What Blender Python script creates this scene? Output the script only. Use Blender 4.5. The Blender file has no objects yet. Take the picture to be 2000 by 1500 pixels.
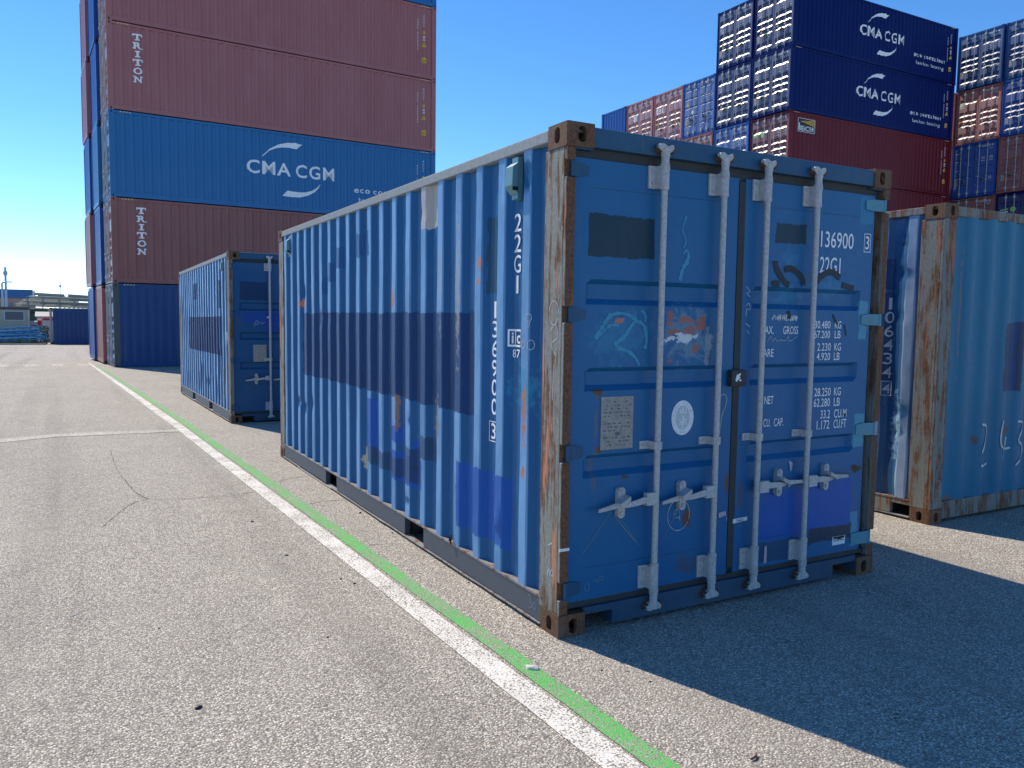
import bpy, bmesh, math, random
from mathutils import Vector, Matrix, noise as mnoise
random.seed(7)
R = math.radians
scene = bpy.context.scene
col = scene.collection

# ------------------------------------------------------------------ camera
cam = bpy.data.objects.new('camera', bpy.data.cameras.new('camera'))
col.objects.link(cam)
cam.matrix_world = Matrix(((0.8744623, 0.0270870, -0.4843366, -2.1547),
                           (-0.4849114, 0.0761634, -0.8712405, -3.3567),
                           (0.0132895, 0.9967274, 0.0797368, 1.6226),
                           (0, 0, 0, 1)))
cam.data.sensor_width = 36.0
cam.data.lens = 36.0 * 1569.6 / 2000.0
cam.data.clip_start = 0.05
cam.data.clip_end = 6000
scene.camera = cam

# ------------------------------------------------------------------ sky, sun, exposure
SUN_EL = 49.3
SUN_AZ = math.atan2(-0.297, 0.955)          # compass angle from +Y towards +X
sd = Vector((math.sin(SUN_AZ) * math.cos(R(SUN_EL)), math.cos(SUN_AZ) * math.cos(R(SUN_EL)), math.sin(R(SUN_EL))))
world = bpy.data.worlds.new('World'); scene.world = world; world.use_nodes = True
wn = world.node_tree.nodes; wl = world.node_tree.links
sky = wn.new('ShaderNodeTexSky'); sky.sky_type = 'NISHITA'; sky.sun_disc = False
sky.sun_elevation = R(SUN_EL); sky.sun_rotation = SUN_AZ
sky.altitude = 4000; sky.air_density = 0.95; sky.dust_density = 0.0; sky.ozone_density = 1.6
hs = wn.new('ShaderNodeHueSaturation'); hs.inputs['Saturation'].default_value = 1.26      # the camera's vivid colour rendering of a clear sky
wl.new(sky.outputs[0], hs.inputs['Color']); wl.new(hs.outputs[0], wn['Background'].inputs[0])
wn['Background'].inputs[1].default_value = 0.15
sun = bpy.data.objects.new('sun', bpy.data.lights.new('sun', 'SUN')); col.objects.link(sun)
sun.data.energy = 3.4; sun.data.angle = R(0.53); sun.data.color = (1.0, 0.90, 0.76)
sun.rotation_euler = sd.to_track_quat('Z', 'Y').to_euler()
sun.location = (0, 0, 40)
scene.view_settings.view_transform = 'Standard'
scene.view_settings.look = 'None'
scene.view_settings.exposure = 0.68
scene.view_settings.gamma = 1.0
scene.render.engine = 'CYCLES'

# ------------------------------------------------------------------ material helpers
def lin(r, g, b):
    f = lambda c: (c / 255 / 12.92) if c <= 10 else ((c / 255 + 0.055) / 1.055) ** 2.4
    return (f(r), f(g), f(b), 1.0)

CW_ = 2.438
class NT:
    def __init__(s, name):
        s.m = bpy.data.materials.new(name); s.m.use_nodes = True
        s.t = s.m.node_tree; s.n = s.t.nodes; s.l = s.t.links
        s.b = s.n['Principled BSDF']
    def new(s, t, **k):
        n = s.n.new(t)
        for a, v in k.items(): setattr(n, a, v)
        return n
    def put(s, sock, v):
        if isinstance(v, bpy.types.NodeSocket): s.l.new(v, sock)
        elif v is not None:
            sock.default_value = v
    def math(s, op, a, b=None, c=None, clamp=False):
        n = s.new('ShaderNodeMath', operation=op, use_clamp=clamp)
        s.put(n.inputs[0], a)
        if b is not None: s.put(n.inputs[1], b)
        if c is not None: s.put(n.inputs[2], c)
        return n.outputs[0]
    def mix(s, f, a, b, blend='MIX'):
        n = s.new('ShaderNodeMix', data_type='RGBA', blend_type=blend)
        s.put(n.inputs[0], f); s.put(n.inputs[6], a); s.put(n.inputs[7], b)
        return n.outputs[2]
    def ramp(s, f, p0, p1, interp='LINEAR'):
        n = s.new('ShaderNodeMapRange', interpolation_type='SMOOTHSTEP' if interp == 'S' else 'LINEAR')
        s.put(n.inputs[0], f); n.inputs[1].default_value = p0; n.inputs[2].default_value = p1
        return n.outputs[0]
    def noise(s, vec, scale, detail=3, rough=0.55, dist=0.0, dims='3D'):
        n = s.new('ShaderNodeTexNoise', noise_dimensions=dims)
        if vec is not None: s.put(n.inputs['Vector'], vec)
        n.inputs['Scale'].default_value = scale; n.inputs['Detail'].default_value = detail
        n.inputs['Roughness'].default_value = rough; n.inputs['Distortion'].default_value = dist
        return n.outputs[0]
    def voro(s, vec, scale, feature='F1', rnd=1.0):
        n = s.new('ShaderNodeTexVoronoi', feature=feature)
        s.put(n.inputs['Vector'], vec); n.inputs['Scale'].default_value = scale
        n.inputs['Randomness'].default_value = rnd
        return n
    def stretch(s, vec, sc, off=(0, 0, 0)):
        n = s.new('ShaderNodeMapping'); s.put(n.inputs[0], vec)
        n.inputs[1].default_value = off; n.inputs[3].default_value = sc
        return n.outputs[0]
    def pos(s): return s.new('ShaderNodeNewGeometry').outputs['Position']
    def obj(s): return s.new('ShaderNodeTexCoord').outputs['Object']
    def sep(s, v):
        n = s.new('ShaderNodeSeparateXYZ'); s.put(n.inputs[0], v); return n.outputs
    def bump(s, h, strength=0.3, dist=0.01):
        n = s.new('ShaderNodeBump'); s.put(n.inputs['Height'], h)
        n.inputs['Strength'].default_value = strength; n.inputs['Distance'].default_value = dist
        s.l.new(n.outputs[0], s.b.inputs['Normal']); return n.outputs[0]
    def fin(s, color, rough=0.5, metal=0.0, spec=0.5):
        s.put(s.b.inputs['Base Color'], color); s.put(s.b.inputs['Roughness'], rough)
        s.put(s.b.inputs['Metallic'], metal); s.b.inputs['Specular IOR Level'].default_value = spec
        return s.m

def box_mask(T, a, z, a0, a1, z0, z1, soft=0.003):
    da = T.math('SUBTRACT', T.math('ABSOLUTE', T.math('SUBTRACT', a, (a0 + a1) / 2)), (a1 - a0) / 2)
    dz = T.math('SUBTRACT', T.math('ABSOLUTE', T.math('SUBTRACT', z, (z0 + z1) / 2)), (z1 - z0) / 2)
    return T.ramp(T.math('MAXIMUM', da, dz), soft, -soft)

def ell_mask(T, a, z, ca, cz, ra, rz, soft=0.25):
    da = T.math('DIVIDE', T.math('SUBTRACT', a, ca), ra); dz = T.math('DIVIDE', T.math('SUBTRACT', z, cz), rz)
    d = T.math('ADD', T.math('MULTIPLY', da, da), T.math('MULTIPLY', dz, dz))
    return T.ramp(d, 1.0, 1.0 - soft)

def paint(name, base, axis=1, rough=0.42, boxes=(), blobs=(), rust=0.35, fade=0.25, fadecol=None, world=False, edge=0.02, dirt=0.2, spec=0.5, scratch=0.0, coat=0.0, coat_rough=0.12, crest_lit=0.0, crest_litcol=(0.10, 0.30, 0.55, 1)):
    """weathered steel paint; boxes/blobs are touch-up patches and rust spots in the part's own (a, z) metres"""
    T = NT(name)
    P = T.pos() if world else T.obj()
    xyz = T.sep(P)
    W = T.pos()
    n1 = T.noise(T.stretch(W, (1.6, 1.6, 0.5)), 1.0, 4)
    n2 = T.noise(T.stretch(W, (9, 9, 0.9)), 1.0, 4, 0.6)
    n3 = T.noise(W, 26, 4, 0.7)
    c = base
    fc = fadecol or tuple(min(1, v * 0.75 + 0.09) for v in base[:3]) + (1,)
    c = T.mix(T.math('MULTIPLY', T.ramp(n1, 0.35, 0.75), fade), c, fc)
    if crest_lit:      # sunlit brightness of the corrugation crests, put into the colour and broken by noise
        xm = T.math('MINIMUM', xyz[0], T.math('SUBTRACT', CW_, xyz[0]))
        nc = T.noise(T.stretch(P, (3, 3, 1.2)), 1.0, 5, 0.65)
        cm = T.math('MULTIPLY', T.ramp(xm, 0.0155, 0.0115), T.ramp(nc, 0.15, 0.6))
        c = T.mix(T.math('MULTIPLY', cm, crest_lit), c, crest_litcol)
    if boxes or blobs:
        ne = T.noise(T.stretch(P, (11, 11, 11)), 1.0, 3, 0.6)
        ne2 = T.noise(T.stretch(P, (60, 60, 9)), 1.0, 2)
        off = T.math('MULTIPLY', T.math('SUBTRACT', T.math('ADD', ne, T.math('MULTIPLY', ne2, 0.5)), 0.75), edge * 3)
        a = T.math('ADD', xyz[axis], off); z = T.math('ADD', xyz[2], off)
        for bx in boxes:
            a0, a1, z0, z1, cc = bx[:5]; op = bx[5] if len(bx) > 5 else 1.0
            mk = box_mask(T, a, z, a0, a1, z0, z1)
            c = T.mix(T.math('MULTIPLY', mk, op), c, cc)
        nw = T.new('ShaderNodeTexNoise'); T.put(nw.inputs['Vector'], P); nw.inputs['Scale'].default_value = 17; nw.inputs['Detail'].default_value = 5; nw.inputs['Roughness'].default_value = 0.7
        wv_ = T.sep(nw.outputs[1])
        wa = T.math('MULTIPLY', T.math('SUBTRACT', wv_[0], 0.5), 3.4); wz = T.math('MULTIPLY', T.math('SUBTRACT', wv_[1], 0.5), 3.4)
        for bl in blobs:
            ca, cz, ra, rz, cc = bl[:5]; op = bl[5] if len(bl) > 5 else 1.0; sf = bl[6] if len(bl) > 6 else 0.5
            bias = T.math('MULTIPLY', T.math('SUBTRACT', n3, 0.5), 1.6)
            da = T.math('ADD', T.math('DIVIDE', T.math('SUBTRACT', xyz[axis], ca), ra), wa); dz = T.math('ADD', T.math('DIVIDE', T.math('SUBTRACT', xyz[2], cz), rz), wz)
            d = T.math('ADD', T.math('ADD', T.math('MULTIPLY', da, da), T.math('MULTIPLY', dz, dz)), bias)
            c = T.mix(T.math('MULTIPLY', T.ramp(d, 1.0, 1.0 - sf), op), c, cc)
    if crest_lit: c = T.mix(T.math('MULTIPLY', T.math('MULTIPLY', cm, crest_lit), 0.22), c, (0.14, 0.25, 0.48, 1))  # weaker painted sunlight on the crests, over the patches too
    # grime streaks, scuffs and rust specks with their own shapes
    c = T.mix(T.math('MULTIPLY', T.ramp(n2, 0.5, 0.8), dirt), c, (0.09, 0.085, 0.075, 1))
    if scratch:
        ns = T.noise(T.stretch(W, (90, 90, 7)), 1.0, 4, 0.7)
        c = T.mix(T.math('MULTIPLY', T.ramp(ns, 0.62, 0.7), scratch), c, (0.42, 0.44, 0.46, 1))
    if rust:
        nr = T.noise(T.stretch(W, (5, 5, 2.2)), 1.0, 6, 0.72)
        c = T.mix(T.math('MULTIPLY', T.ramp(nr, 0.66, 0.72), rust), c, (0.16, 0.062, 0.028, 1))
    rg = T.math('ADD', rough, T.math('MULTIPLY', T.math('SUBTRACT', n3, 0.5), 0.3))
    nb = T.noise(W, 7, 2)
    T.bump(T.math('ADD', nb, T.math('MULTIPLY', n3, 0.06)), 0.25, 0.012)
    if coat:
        T.b.inputs['Coat Weight'].default_value = coat; T.b.inputs['Coat Roughness'].default_value = coat_rough
    return T.fin(c, rg, 0, spec)

def rusty(name, paintc, amount=0.5, orange=0.5, dark=0.3, rough=0.75, orangec=(0.55, 0.22, 0.11, 1)):
    """worn post or casting: chalky paint with vertical rust runs"""
    T = NT(name); W = T.pos()
    a = T.noise(T.stretch(W, (22, 22, 1.6)), 1.0, 6, 0.65, 0.3)
    b = T.noise(T.stretch(W, (9, 9, 4)), 1.0, 6, 0.7)
    d = T.noise(W, 60, 4, 0.7)
    c = T.mix(T.ramp(d, 0.3, 0.75), paintc, tuple(v * 0.55 for v in paintc[:3]) + (1,))
    rc = T.mix(T.ramp(d, 0.35, 0.7), (0.075, 0.036, 0.020, 1), (0.215, 0.098, 0.046, 1))
    f = T.math('ADD', T.math('MULTIPLY', a, 0.6), T.math('MULTIPLY', b, 0.4))
    c = T.mix(T.ramp(f, 0.66 - 0.32 * amount, 0.72 - 0.32 * amount), c, rc)
    c = T.mix(T.math('MULTIPLY', T.ramp(a, 0.58, 0.63), orange), c, orangec)
    c = T.mix(T.math('MULTIPLY', T.ramp(b, 0.55, 0.8), dark), c, (0.05, 0.035, 0.03, 1))
    T.bump(T.math('ADD', f, T.math('MULTIPLY', d, 0.3)), 0.5, 0.006)
    return T.fin(c, rough, 0, 0.4)

def plain(name, c, rough=0.5, metal=0.0, var=0.15, scale=30, spec=0.5):
    T = NT(name); W = T.pos()
    n = T.noise(W, scale, 4, 0.65)
    cc = T.mix(T.math('MULTIPLY', T.ramp(n, 0.3, 0.75), var * 2), c, tuple(v * 0.55 for v in c[:3]) + (1,))
    T.bump(n, 0.15, 0.004)
    return T.fin(cc, rough, metal, spec)

# asphalt: pale exposed aggregate, all in world metres so that worn paint can show the same stones through
def asphalt_color(T):
    W = T.pos()
    jit = T.new('ShaderNodeTexNoise'); T.put(jit.inputs['Vector'], W); jit.inputs['Scale'].default_value = 90
    wv = T.new('ShaderNodeVectorMath', operation='MULTIPLY_ADD')
    T.put(wv.inputs[0], jit.outputs[1]); wv.inputs[1].default_value = (0.006,) * 3; T.put(wv.inputs[2], W)
    v = T.voro(wv.outputs[0], 105)
    v2 = T.voro(wv.outputs[0], 240)
    s = T.sep(v.outputs['Color']); s2 = T.sep(v2.outputs['Color'])
    st = T.ramp(s[0], 0.05, 1.0)
    stone = T.mix(st, (0.16, 0.149, 0.132, 1), (0.94, 0.865, 0.735, 1))
    stone = T.mix(T.math('MULTIPLY', T.ramp(s[1], 0.78, 0.9), 0.6), stone, (0.46, 0.34, 0.23, 1))
    stone = T.mix(T.math('MULTIPLY', T.ramp(s[2], 0.93, 0.96), 0.8), stone, (0.85, 0.82, 0.74, 1))
    fine = T.mix(s2[0], (0.08, 0.072, 0.063, 1), (0.48, 0.43, 0.36, 1))
    gap = T.ramp(v.outputs['Distance'], 0.36, 0.60)
    c = T.mix(gap, stone, fine)
    big = T.noise(W, 0.55, 5, 0.6); mid = T.noise(W, 5.5, 4, 0.6)
    c = T.mix(T.math('MULTIPLY', T.ramp(big, 0.35, 0.75), 0.25), c, (0.24, 0.215, 0.185, 1))
    c = T.mix(T.math('MULTIPLY', T.ramp(mid, 0.5, 0.8), 0.22), c, (0.13, 0.12, 0.105, 1))
    sp = T.noise(T.stretch(W, (0.7, 0.35, 1)), 1.0, 6, 0.7, 1.0)
    c = T.mix(T.math('MULTIPLY', T.ramp(sp, 0.60, 0.72), 0.22), c, (0.09, 0.082, 0.075, 1))
    tr = T.noise(T.stretch(W, (1.7, 0.045, 1), (3.1, 0, 0)), 1.0, 4, 0.55, 0.25)      # tyre lanes along the yard
    c = T.mix(T.math('MULTIPLY', T.ramp(tr, 0.52, 0.68), 0.30), c, (0.145, 0.125, 0.105, 1))
    dr = T.noise(T.stretch(W, (0.9, 0.5, 1)), 1.0, 5, 0.7)                              # dusty lighter areas
    c = T.mix(T.math('MULTIPLY', T.ramp(dr, 0.50, 0.75), 0.25), c, (0.52, 0.465, 0.385, 1))
    oil = T.noise(T.stretch(W, (1.15, 1.15, 1), (5, 9, 0)), 1.0, 5, 0.6, 0.8)
    c = T.mix(T.math('MULTIPLY', T.ramp(oil, 0.68, 0.80), 0.45), c, (0.07, 0.063, 0.057, 1))
    h = T.math('SUBTRACT', 1.0, T.math('MULTIPLY', v.outputs['Distance'], 1.2))
    h = T.math('ADD', h, T.math('MULTIPLY', T.math('SUBTRACT', s[1], 0.5), 0.5))
    return c, h, W, v, mid

def asphalt_mat():
    T = NT('asphalt'); c, h, W, v, mid = asphalt_color(T)
    T.bump(h, 0.9, 0.0045)
    return T.fin(c, 0.82, 0, 0.35)

def road_paint(name, pc, wear=0.42, blot=0.6):
    T = NT(name); c, h, W, v, mid = asphalt_color(T)
    n = T.noise(W, 120, 3, 0.7); n2 = T.noise(W, 3.2, 5, 0.7); n3 = T.noise(W, 22, 4, 0.7)
    pcv = T.mix(T.math('MULTIPLY', T.ramp(n3, 0.35, 0.75), 0.35), pc, tuple(x * 0.72 for x in pc[:3]) + (1,))
    pcv = T.mix(T.math('MULTIPLY', T.ramp(mid, 0.45, 0.75), 0.3), pcv, (0.30, 0.29, 0.26, 1))
    loss = T.math('ADD', T.math('MULTIPLY', n, 0.55), T.math('ADD', T.math('MULTIPLY', n2, blot), T.math('MULTIPLY', T.ramp(v.outputs['Distance'], 0.3, 0.75), 0.28)))
    k = T.ramp(loss, wear + 0.27, wear + 0.33)
    T.bump(h, 0.6, 0.003)
    return T.fin(T.mix(k, pcv, c), 0.75, 0, 0.3)

M = {}
M['asphalt'] = asphalt_mat()
M['line_white'] = road_paint('worn_white_line', (0.80, 0.765, 0.69, 1), 0.475, 0.60)
M['line_green'] = road_paint('worn_green_line', (0.10, 0.47, 0.10, 1), 0.475, 0.66)
M['line_faint'] = road_paint('faint_white_line', (0.74, 0.69, 0.60, 1), 0.345, 0.6)
BLUE = (0.009, 0.115, 0.275, 1)
TEAL = (0.003, 0.030, 0.055, 1)
NAVY = (0.003, 0.040, 0.135, 1)
VIV = (0.006, 0.088, 0.37, 1)
PALET = (0.10, 0.36, 0.46, 1)
ORNG = (0.50, 0.17, 0.075, 1)
BEIGE = (0.45, 0.40, 0.35, 1)
CYAN = (0.03, 0.24, 0.40, 1)
RUSTR = (0.33, 0.105, 0.06, 1)
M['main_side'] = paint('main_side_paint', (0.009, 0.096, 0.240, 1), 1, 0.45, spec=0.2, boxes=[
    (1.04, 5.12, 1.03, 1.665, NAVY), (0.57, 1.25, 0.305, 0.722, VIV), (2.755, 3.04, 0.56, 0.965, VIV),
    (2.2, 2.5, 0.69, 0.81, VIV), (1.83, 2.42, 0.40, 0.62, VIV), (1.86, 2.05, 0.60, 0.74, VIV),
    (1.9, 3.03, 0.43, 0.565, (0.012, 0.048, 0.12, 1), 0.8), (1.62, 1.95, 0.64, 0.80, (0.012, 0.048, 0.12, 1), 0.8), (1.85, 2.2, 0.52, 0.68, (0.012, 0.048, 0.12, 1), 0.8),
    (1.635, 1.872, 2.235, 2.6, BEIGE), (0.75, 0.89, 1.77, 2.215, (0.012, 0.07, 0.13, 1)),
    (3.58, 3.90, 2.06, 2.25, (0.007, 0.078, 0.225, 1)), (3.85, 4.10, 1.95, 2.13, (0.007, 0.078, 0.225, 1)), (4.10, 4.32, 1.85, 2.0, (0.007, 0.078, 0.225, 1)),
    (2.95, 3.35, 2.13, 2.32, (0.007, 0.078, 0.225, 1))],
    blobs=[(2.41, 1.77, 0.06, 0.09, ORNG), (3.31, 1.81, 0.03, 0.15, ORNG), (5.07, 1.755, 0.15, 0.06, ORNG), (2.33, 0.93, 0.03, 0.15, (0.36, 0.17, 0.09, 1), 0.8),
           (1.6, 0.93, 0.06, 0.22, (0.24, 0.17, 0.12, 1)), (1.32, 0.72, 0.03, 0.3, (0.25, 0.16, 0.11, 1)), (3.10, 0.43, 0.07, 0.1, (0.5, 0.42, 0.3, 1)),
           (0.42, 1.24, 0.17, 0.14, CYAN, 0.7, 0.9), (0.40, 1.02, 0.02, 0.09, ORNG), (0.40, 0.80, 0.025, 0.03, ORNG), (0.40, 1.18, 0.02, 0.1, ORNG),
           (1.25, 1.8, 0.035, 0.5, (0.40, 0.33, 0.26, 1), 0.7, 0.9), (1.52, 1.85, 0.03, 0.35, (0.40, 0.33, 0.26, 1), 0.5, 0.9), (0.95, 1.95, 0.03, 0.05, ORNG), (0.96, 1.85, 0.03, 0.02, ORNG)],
    rust=0.25, fade=0.25, fadecol=(0.04, 0.18, 0.40, 1), dirt=0.0, scratch=0.10, edge=0.020, crest_lit=0.80, crest_litcol=(0.21, 0.42, 0.68, 1))
M['main_door'] = paint('main_door_paint', BLUE, 0, 0.42, boxes=[
    (0.153, 0.577, 1.948, 2.160, TEAL), (1.467, 1.722, 2.09, 2.205, TEAL),
    (1.425, 1.785, 0.325, 0.618, VIV), (1.838, 2.233, 0.348, 0.638, VIV),
    (2.195, 2.318, 2.252, 2.41, CYAN, 0.45), (2.225, 2.30, 1.53, 1.77, PALET, 0.6), (2.225, 2.32, 0.84, 1.05, PALET, 0.65), (2.232, 2.30, 0.19, 0.42, PALET, 0.6),
    (1.85, 2.24, 0.255, 0.345, (0.015, 0.02, 0.028, 1), 0.8), (1.42, 1.80, 0.19, 0.315, (0.018, 0.03, 0.05, 1), 0.55),
    (0.40, 1.16, 2.44, 2.62, (0.02, 0.10, 0.20, 1), 0.4)],
    blobs=[(0.37, 1.54, 0.20, 0.15, CYAN, 0.40, 0.9), (0.82, 1.55, 0.17, 0.16, (0.16, 0.26, 0.32, 1), 0.6, 0.6),
           (0.70, 1.66, 0.025, 0.03, RUSTR, 0.85, 0.4), (0.70, 1.61, 0.03, 0.025, RUSTR, 0.85, 0.4), (0.82, 1.63, 0.07, 0.02, RUSTR, 0.85, 0.4), (0.92, 1.61, 0.045, 0.04, RUSTR, 0.85, 0.4), (0.84, 1.575, 0.05, 0.03, RUSTR, 0.8, 0.4), (0.74, 1.565, 0.06, 0.018, RUSTR, 0.85, 0.4), (0.89, 1.48, 0.03, 0.026, RUSTR, 0.85, 0.4), (0.70, 1.41, 0.025, 0.014, RUSTR, 0.85, 0.4),
           (0.79, 1.53, 0.10, 0.028, (0.62, 0.64, 0.66, 1), 0.9, 0.3), (0.97, 1.50, 0.025, 0.12, (0.35, 0.36, 0.36, 1), 0.6, 0.5), (0.355, 1.625, 0.03, 0.016, ORNG, 0.9),
           (0.23, 1.255, 0.045, 0.02, (0.11, 0.055, 0.035, 1)), (0.225, 1.10, 0.012, 0.16, (0.16, 0.13, 0.10, 1), 0.5, 0.9), (0.245, 0.955, 0.02, 0.02, (0.12, 0.06, 0.035, 1)), (0.22, 0.85, 0.02, 0.14, (0.14, 0.12, 0.09, 1), 0.5, 0.9),
           (0.86, 0.53, 0.035, 0.05, (0.13, 0.06, 0.04, 1)), (0.42, 0.80, 0.03, 0.012, (0.07, 0.05, 0.04, 1)), (0.86, 0.27, 0.10, 0.06, (0.10, 0.06, 0.045, 1), 0.45, 0.8), (2.26, 0.70, 0.06, 0.035, (0.03, 0.022, 0.02, 1)), (2.05, 0.665, 0.16, 0.02, (0.06, 0.05, 0.045, 1), 0.7),
           (1.60, 1.99, 0.06, 0.07, CYAN, 0.35, 0.9), (1.60, 1.78, 0.13, 0.08, CYAN, 0.45, 0.9), (1.98, 1.84, 0.20, 0.06, CYAN, 0.40, 0.9), (1.15, 0.70, 0.015, 0.05, (0.15, 0.07, 0.04, 1)), (1.255, 0.62, 0.02, 0.08, (0.13, 0.07, 0.045, 1), 0.6)],
    rust=0.18, fade=0.22, fadecol=(0.02, 0.13, 0.30, 1), dirt=0.06, scratch=0.04, edge=0.012, spec=0.3)
M['main_frame'] = paint('main_frame_paint', (0.013, 0.075, 0.16, 1), 0, 0.5, spec=0.3, rust=0.85, fade=0.4, fadecol=(0.05, 0.12, 0.17, 1), dirt=0.3, scratch=0.1)
M['main_sill'] = paint('main_sill_paint', (0.014, 0.062, 0.125, 1), 0, 0.55, spec=0.3, rust=0.6, fade=0.4, dirt=0.45)
M['rail_top'] = rusty('faded_top_rail', (0.33, 0.37, 0.38, 1), 0.22, 0.25, 0.15)
M['rail_bottom'] = plain('slate_bottom_rail', (0.068, 0.082, 0.105, 1), 0.5, 0, 0.12, 6)
M['lip'] = rusty('rail_lip', (0.27, 0.26, 0.25, 1), 0.45, 0.2, 0.2)
M['post'] = rusty('worn_corner_post', (0.29, 0.295, 0.255, 1), 0.54, 0.9, 0.2, 0.75, (0.56, 0.24, 0.13, 1))
M['post_front'] = rusty('rusted_post_front', (0.14, 0.11, 0.09, 1), 0.78, 0.2, 0.35)
M['post_dull'] = rusty('dull_corner_post', (0.23, 0.24, 0.215, 1), 0.55, 0.5, 0.28)
M['casting'] = rusty('rusty_casting', (0.17, 0.115, 0.08, 1), 0.7, 0.15, 0.5)
M['castd'] = rusty('dark_rusty_casting', (0.12, 0.09, 0.07, 1), 0.7, 0.1, 0.5)
M['hinge_teal'] = paint('teal_hinge', (0.06, 0.24, 0.32, 1), 0, 0.5, rust=0.9, dirt=0.3)
M['gasket'] = plain('grey_rubber_gasket', (0.036, 0.041, 0.044, 1), 0.7, 0, 0.3, 14)
M['galv'] = rusty('galvanised_bar', (0.53, 0.535, 0.53, 1), -0.05, 0.0, 0.22, 0.42)
M['bolt'] = plain('rusted_bolt', (0.10, 0.055, 0.035, 1), 0.7)
M['boltw'] = plain('zinc_bolt', (0.4, 0.41, 0.41, 1), 0.5)
M['white'] = plain('white_lettering', (0.86, 0.87, 0.87, 1), 0.6, 0, 0.10, 40)
M['white_dim'] = plain('faded_white_lettering', (0.60, 0.62, 0.64, 1), 0.65, 0, 0.3, 60)
M['chalk'] = plain('chalk', (0.55, 0.60, 0.63, 1), 0.9, 0, 0.45, 120)
M['chalk_faint'] = plain('faint_chalk', (0.20, 0.30, 0.37, 1), 0.9, 0, 0.5, 120)
M['cyan_spray'] = plain('cyan_spray', (0.045, 0.31, 0.48, 1), 0.6, 0, 0.45, 35)
M['dark_spray'] = plain('dark_roller_paint', (0.012, 0.022, 0.034, 1), 0.6, 0, 0.2, 30)
M['plate'] = rusty('approval_plate', (0.38, 0.36, 0.33, 1), 0.05, 0.1, 0.2)
M['plate_mark'] = plain('plate_stamping', (0.15, 0.14, 0.12, 1), 0.7)
M['sticker'] = plain('white_sticker', (0.72, 0.76, 0.78, 1), 0.5, 0, 0.08)
M['sticker_grey'] = plain('grey_print', (0.47, 0.53, 0.55, 1), 0.5, 0, 0.1)
M['black'] = plain('black_print', (0.012, 0.014, 0.018, 1), 0.5)
M['dark'] = plain('dark_void', (0.010, 0.011, 0.012, 1), 0.9)
M['pinktape'] = plain('pale_tape', (0.52, 0.42, 0.47, 1), 0.7, 0, 0.3, 60)
M['vent'] = plain('green_grey_vent', (0.12, 0.27, 0.31, 1), 0.5, 0, 0.1)
M['yellow'] = plain('yellow_print', (0.65, 0.40, 0.03, 1), 0.5, 0, 0.1)
M['green'] = plain('green_print', (0.08, 0.42, 0.16, 1), 0.5, 0, 0.1)
M['lime'] = plain('lime_print', (0.30, 0.62, 0.16, 1), 0.5, 0, 0.1)
M['floor_under'] = plain('underside_steel', (0.05, 0.05, 0.05, 1), 0.8)
STACK = dict(
    red=('oxide_red_paint', (0.26, 0.090, 0.080, 1), dict(rust=0.2, fade=0.5, fadecol=(0.32, 0.14, 0.125, 1), dirt=0.16, scratch=0.16)),
    red2=('brown_red_paint', (0.135, 0.010, 0.017, 1), dict(rust=0.06, fade=0.3, fadecol=(0.17, 0.022, 0.03, 1), dirt=0.05, scratch=0.03, spec=0.18)),
    red3=('mauve_red_paint', (0.35, 0.125, 0.122, 1), dict(rust=0.2, fade=0.5, fadecol=(0.41, 0.18, 0.175, 1), dirt=0.15, scratch=0.16)),
    blue1=('fleet_blue_paint', (0.016, 0.140, 0.34, 1), dict(rust=0.08, fade=0.35, fadecol=(0.03, 0.18, 0.38, 1), dirt=0.10, scratch=0.14)),
    blue2=('deep_navy_paint', (0.001, 0.009, 0.095, 1), dict(rust=0.03, fade=0.25, fadecol=(0.003, 0.022, 0.13, 1), dirt=0.02, scratch=0.03, spec=0.12)),
    blue3=('mid_blue_paint', (0.008, 0.065, 0.29, 1), dict(rust=0.06, fade=0.25, fadecol=(0.02, 0.11, 0.36, 1), dirt=0.06, scratch=0.06)),
    blue4=('slate_navy_paint', (0.006, 0.048, 0.175, 1), dict(rust=0.06, fade=0.35, fadecol=(0.02, 0.08, 0.22, 1), dirt=0.08, scratch=0.10)))
for k_, (n_, c_, o_) in STACK.items():
    o_.setdefault('spec', 0.3)
    M[k_] = paint(n_, c_, 0, 0.38, world=True, **o_)
    o2 = dict(o_); o2['spec'] = 1.0            # doors: chalky top coat under a thin gloss
    M[k_ + '_door'] = paint(n_ + '_on_doors', c_, 0, 0.68, world=True, coat=1.0, coat_rough=0.32, **o2)
M['grime'] = rusty('scuffed_grey_post', (0.10, 0.115, 0.12, 1), 0.15, 0.05, 0.3)

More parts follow.
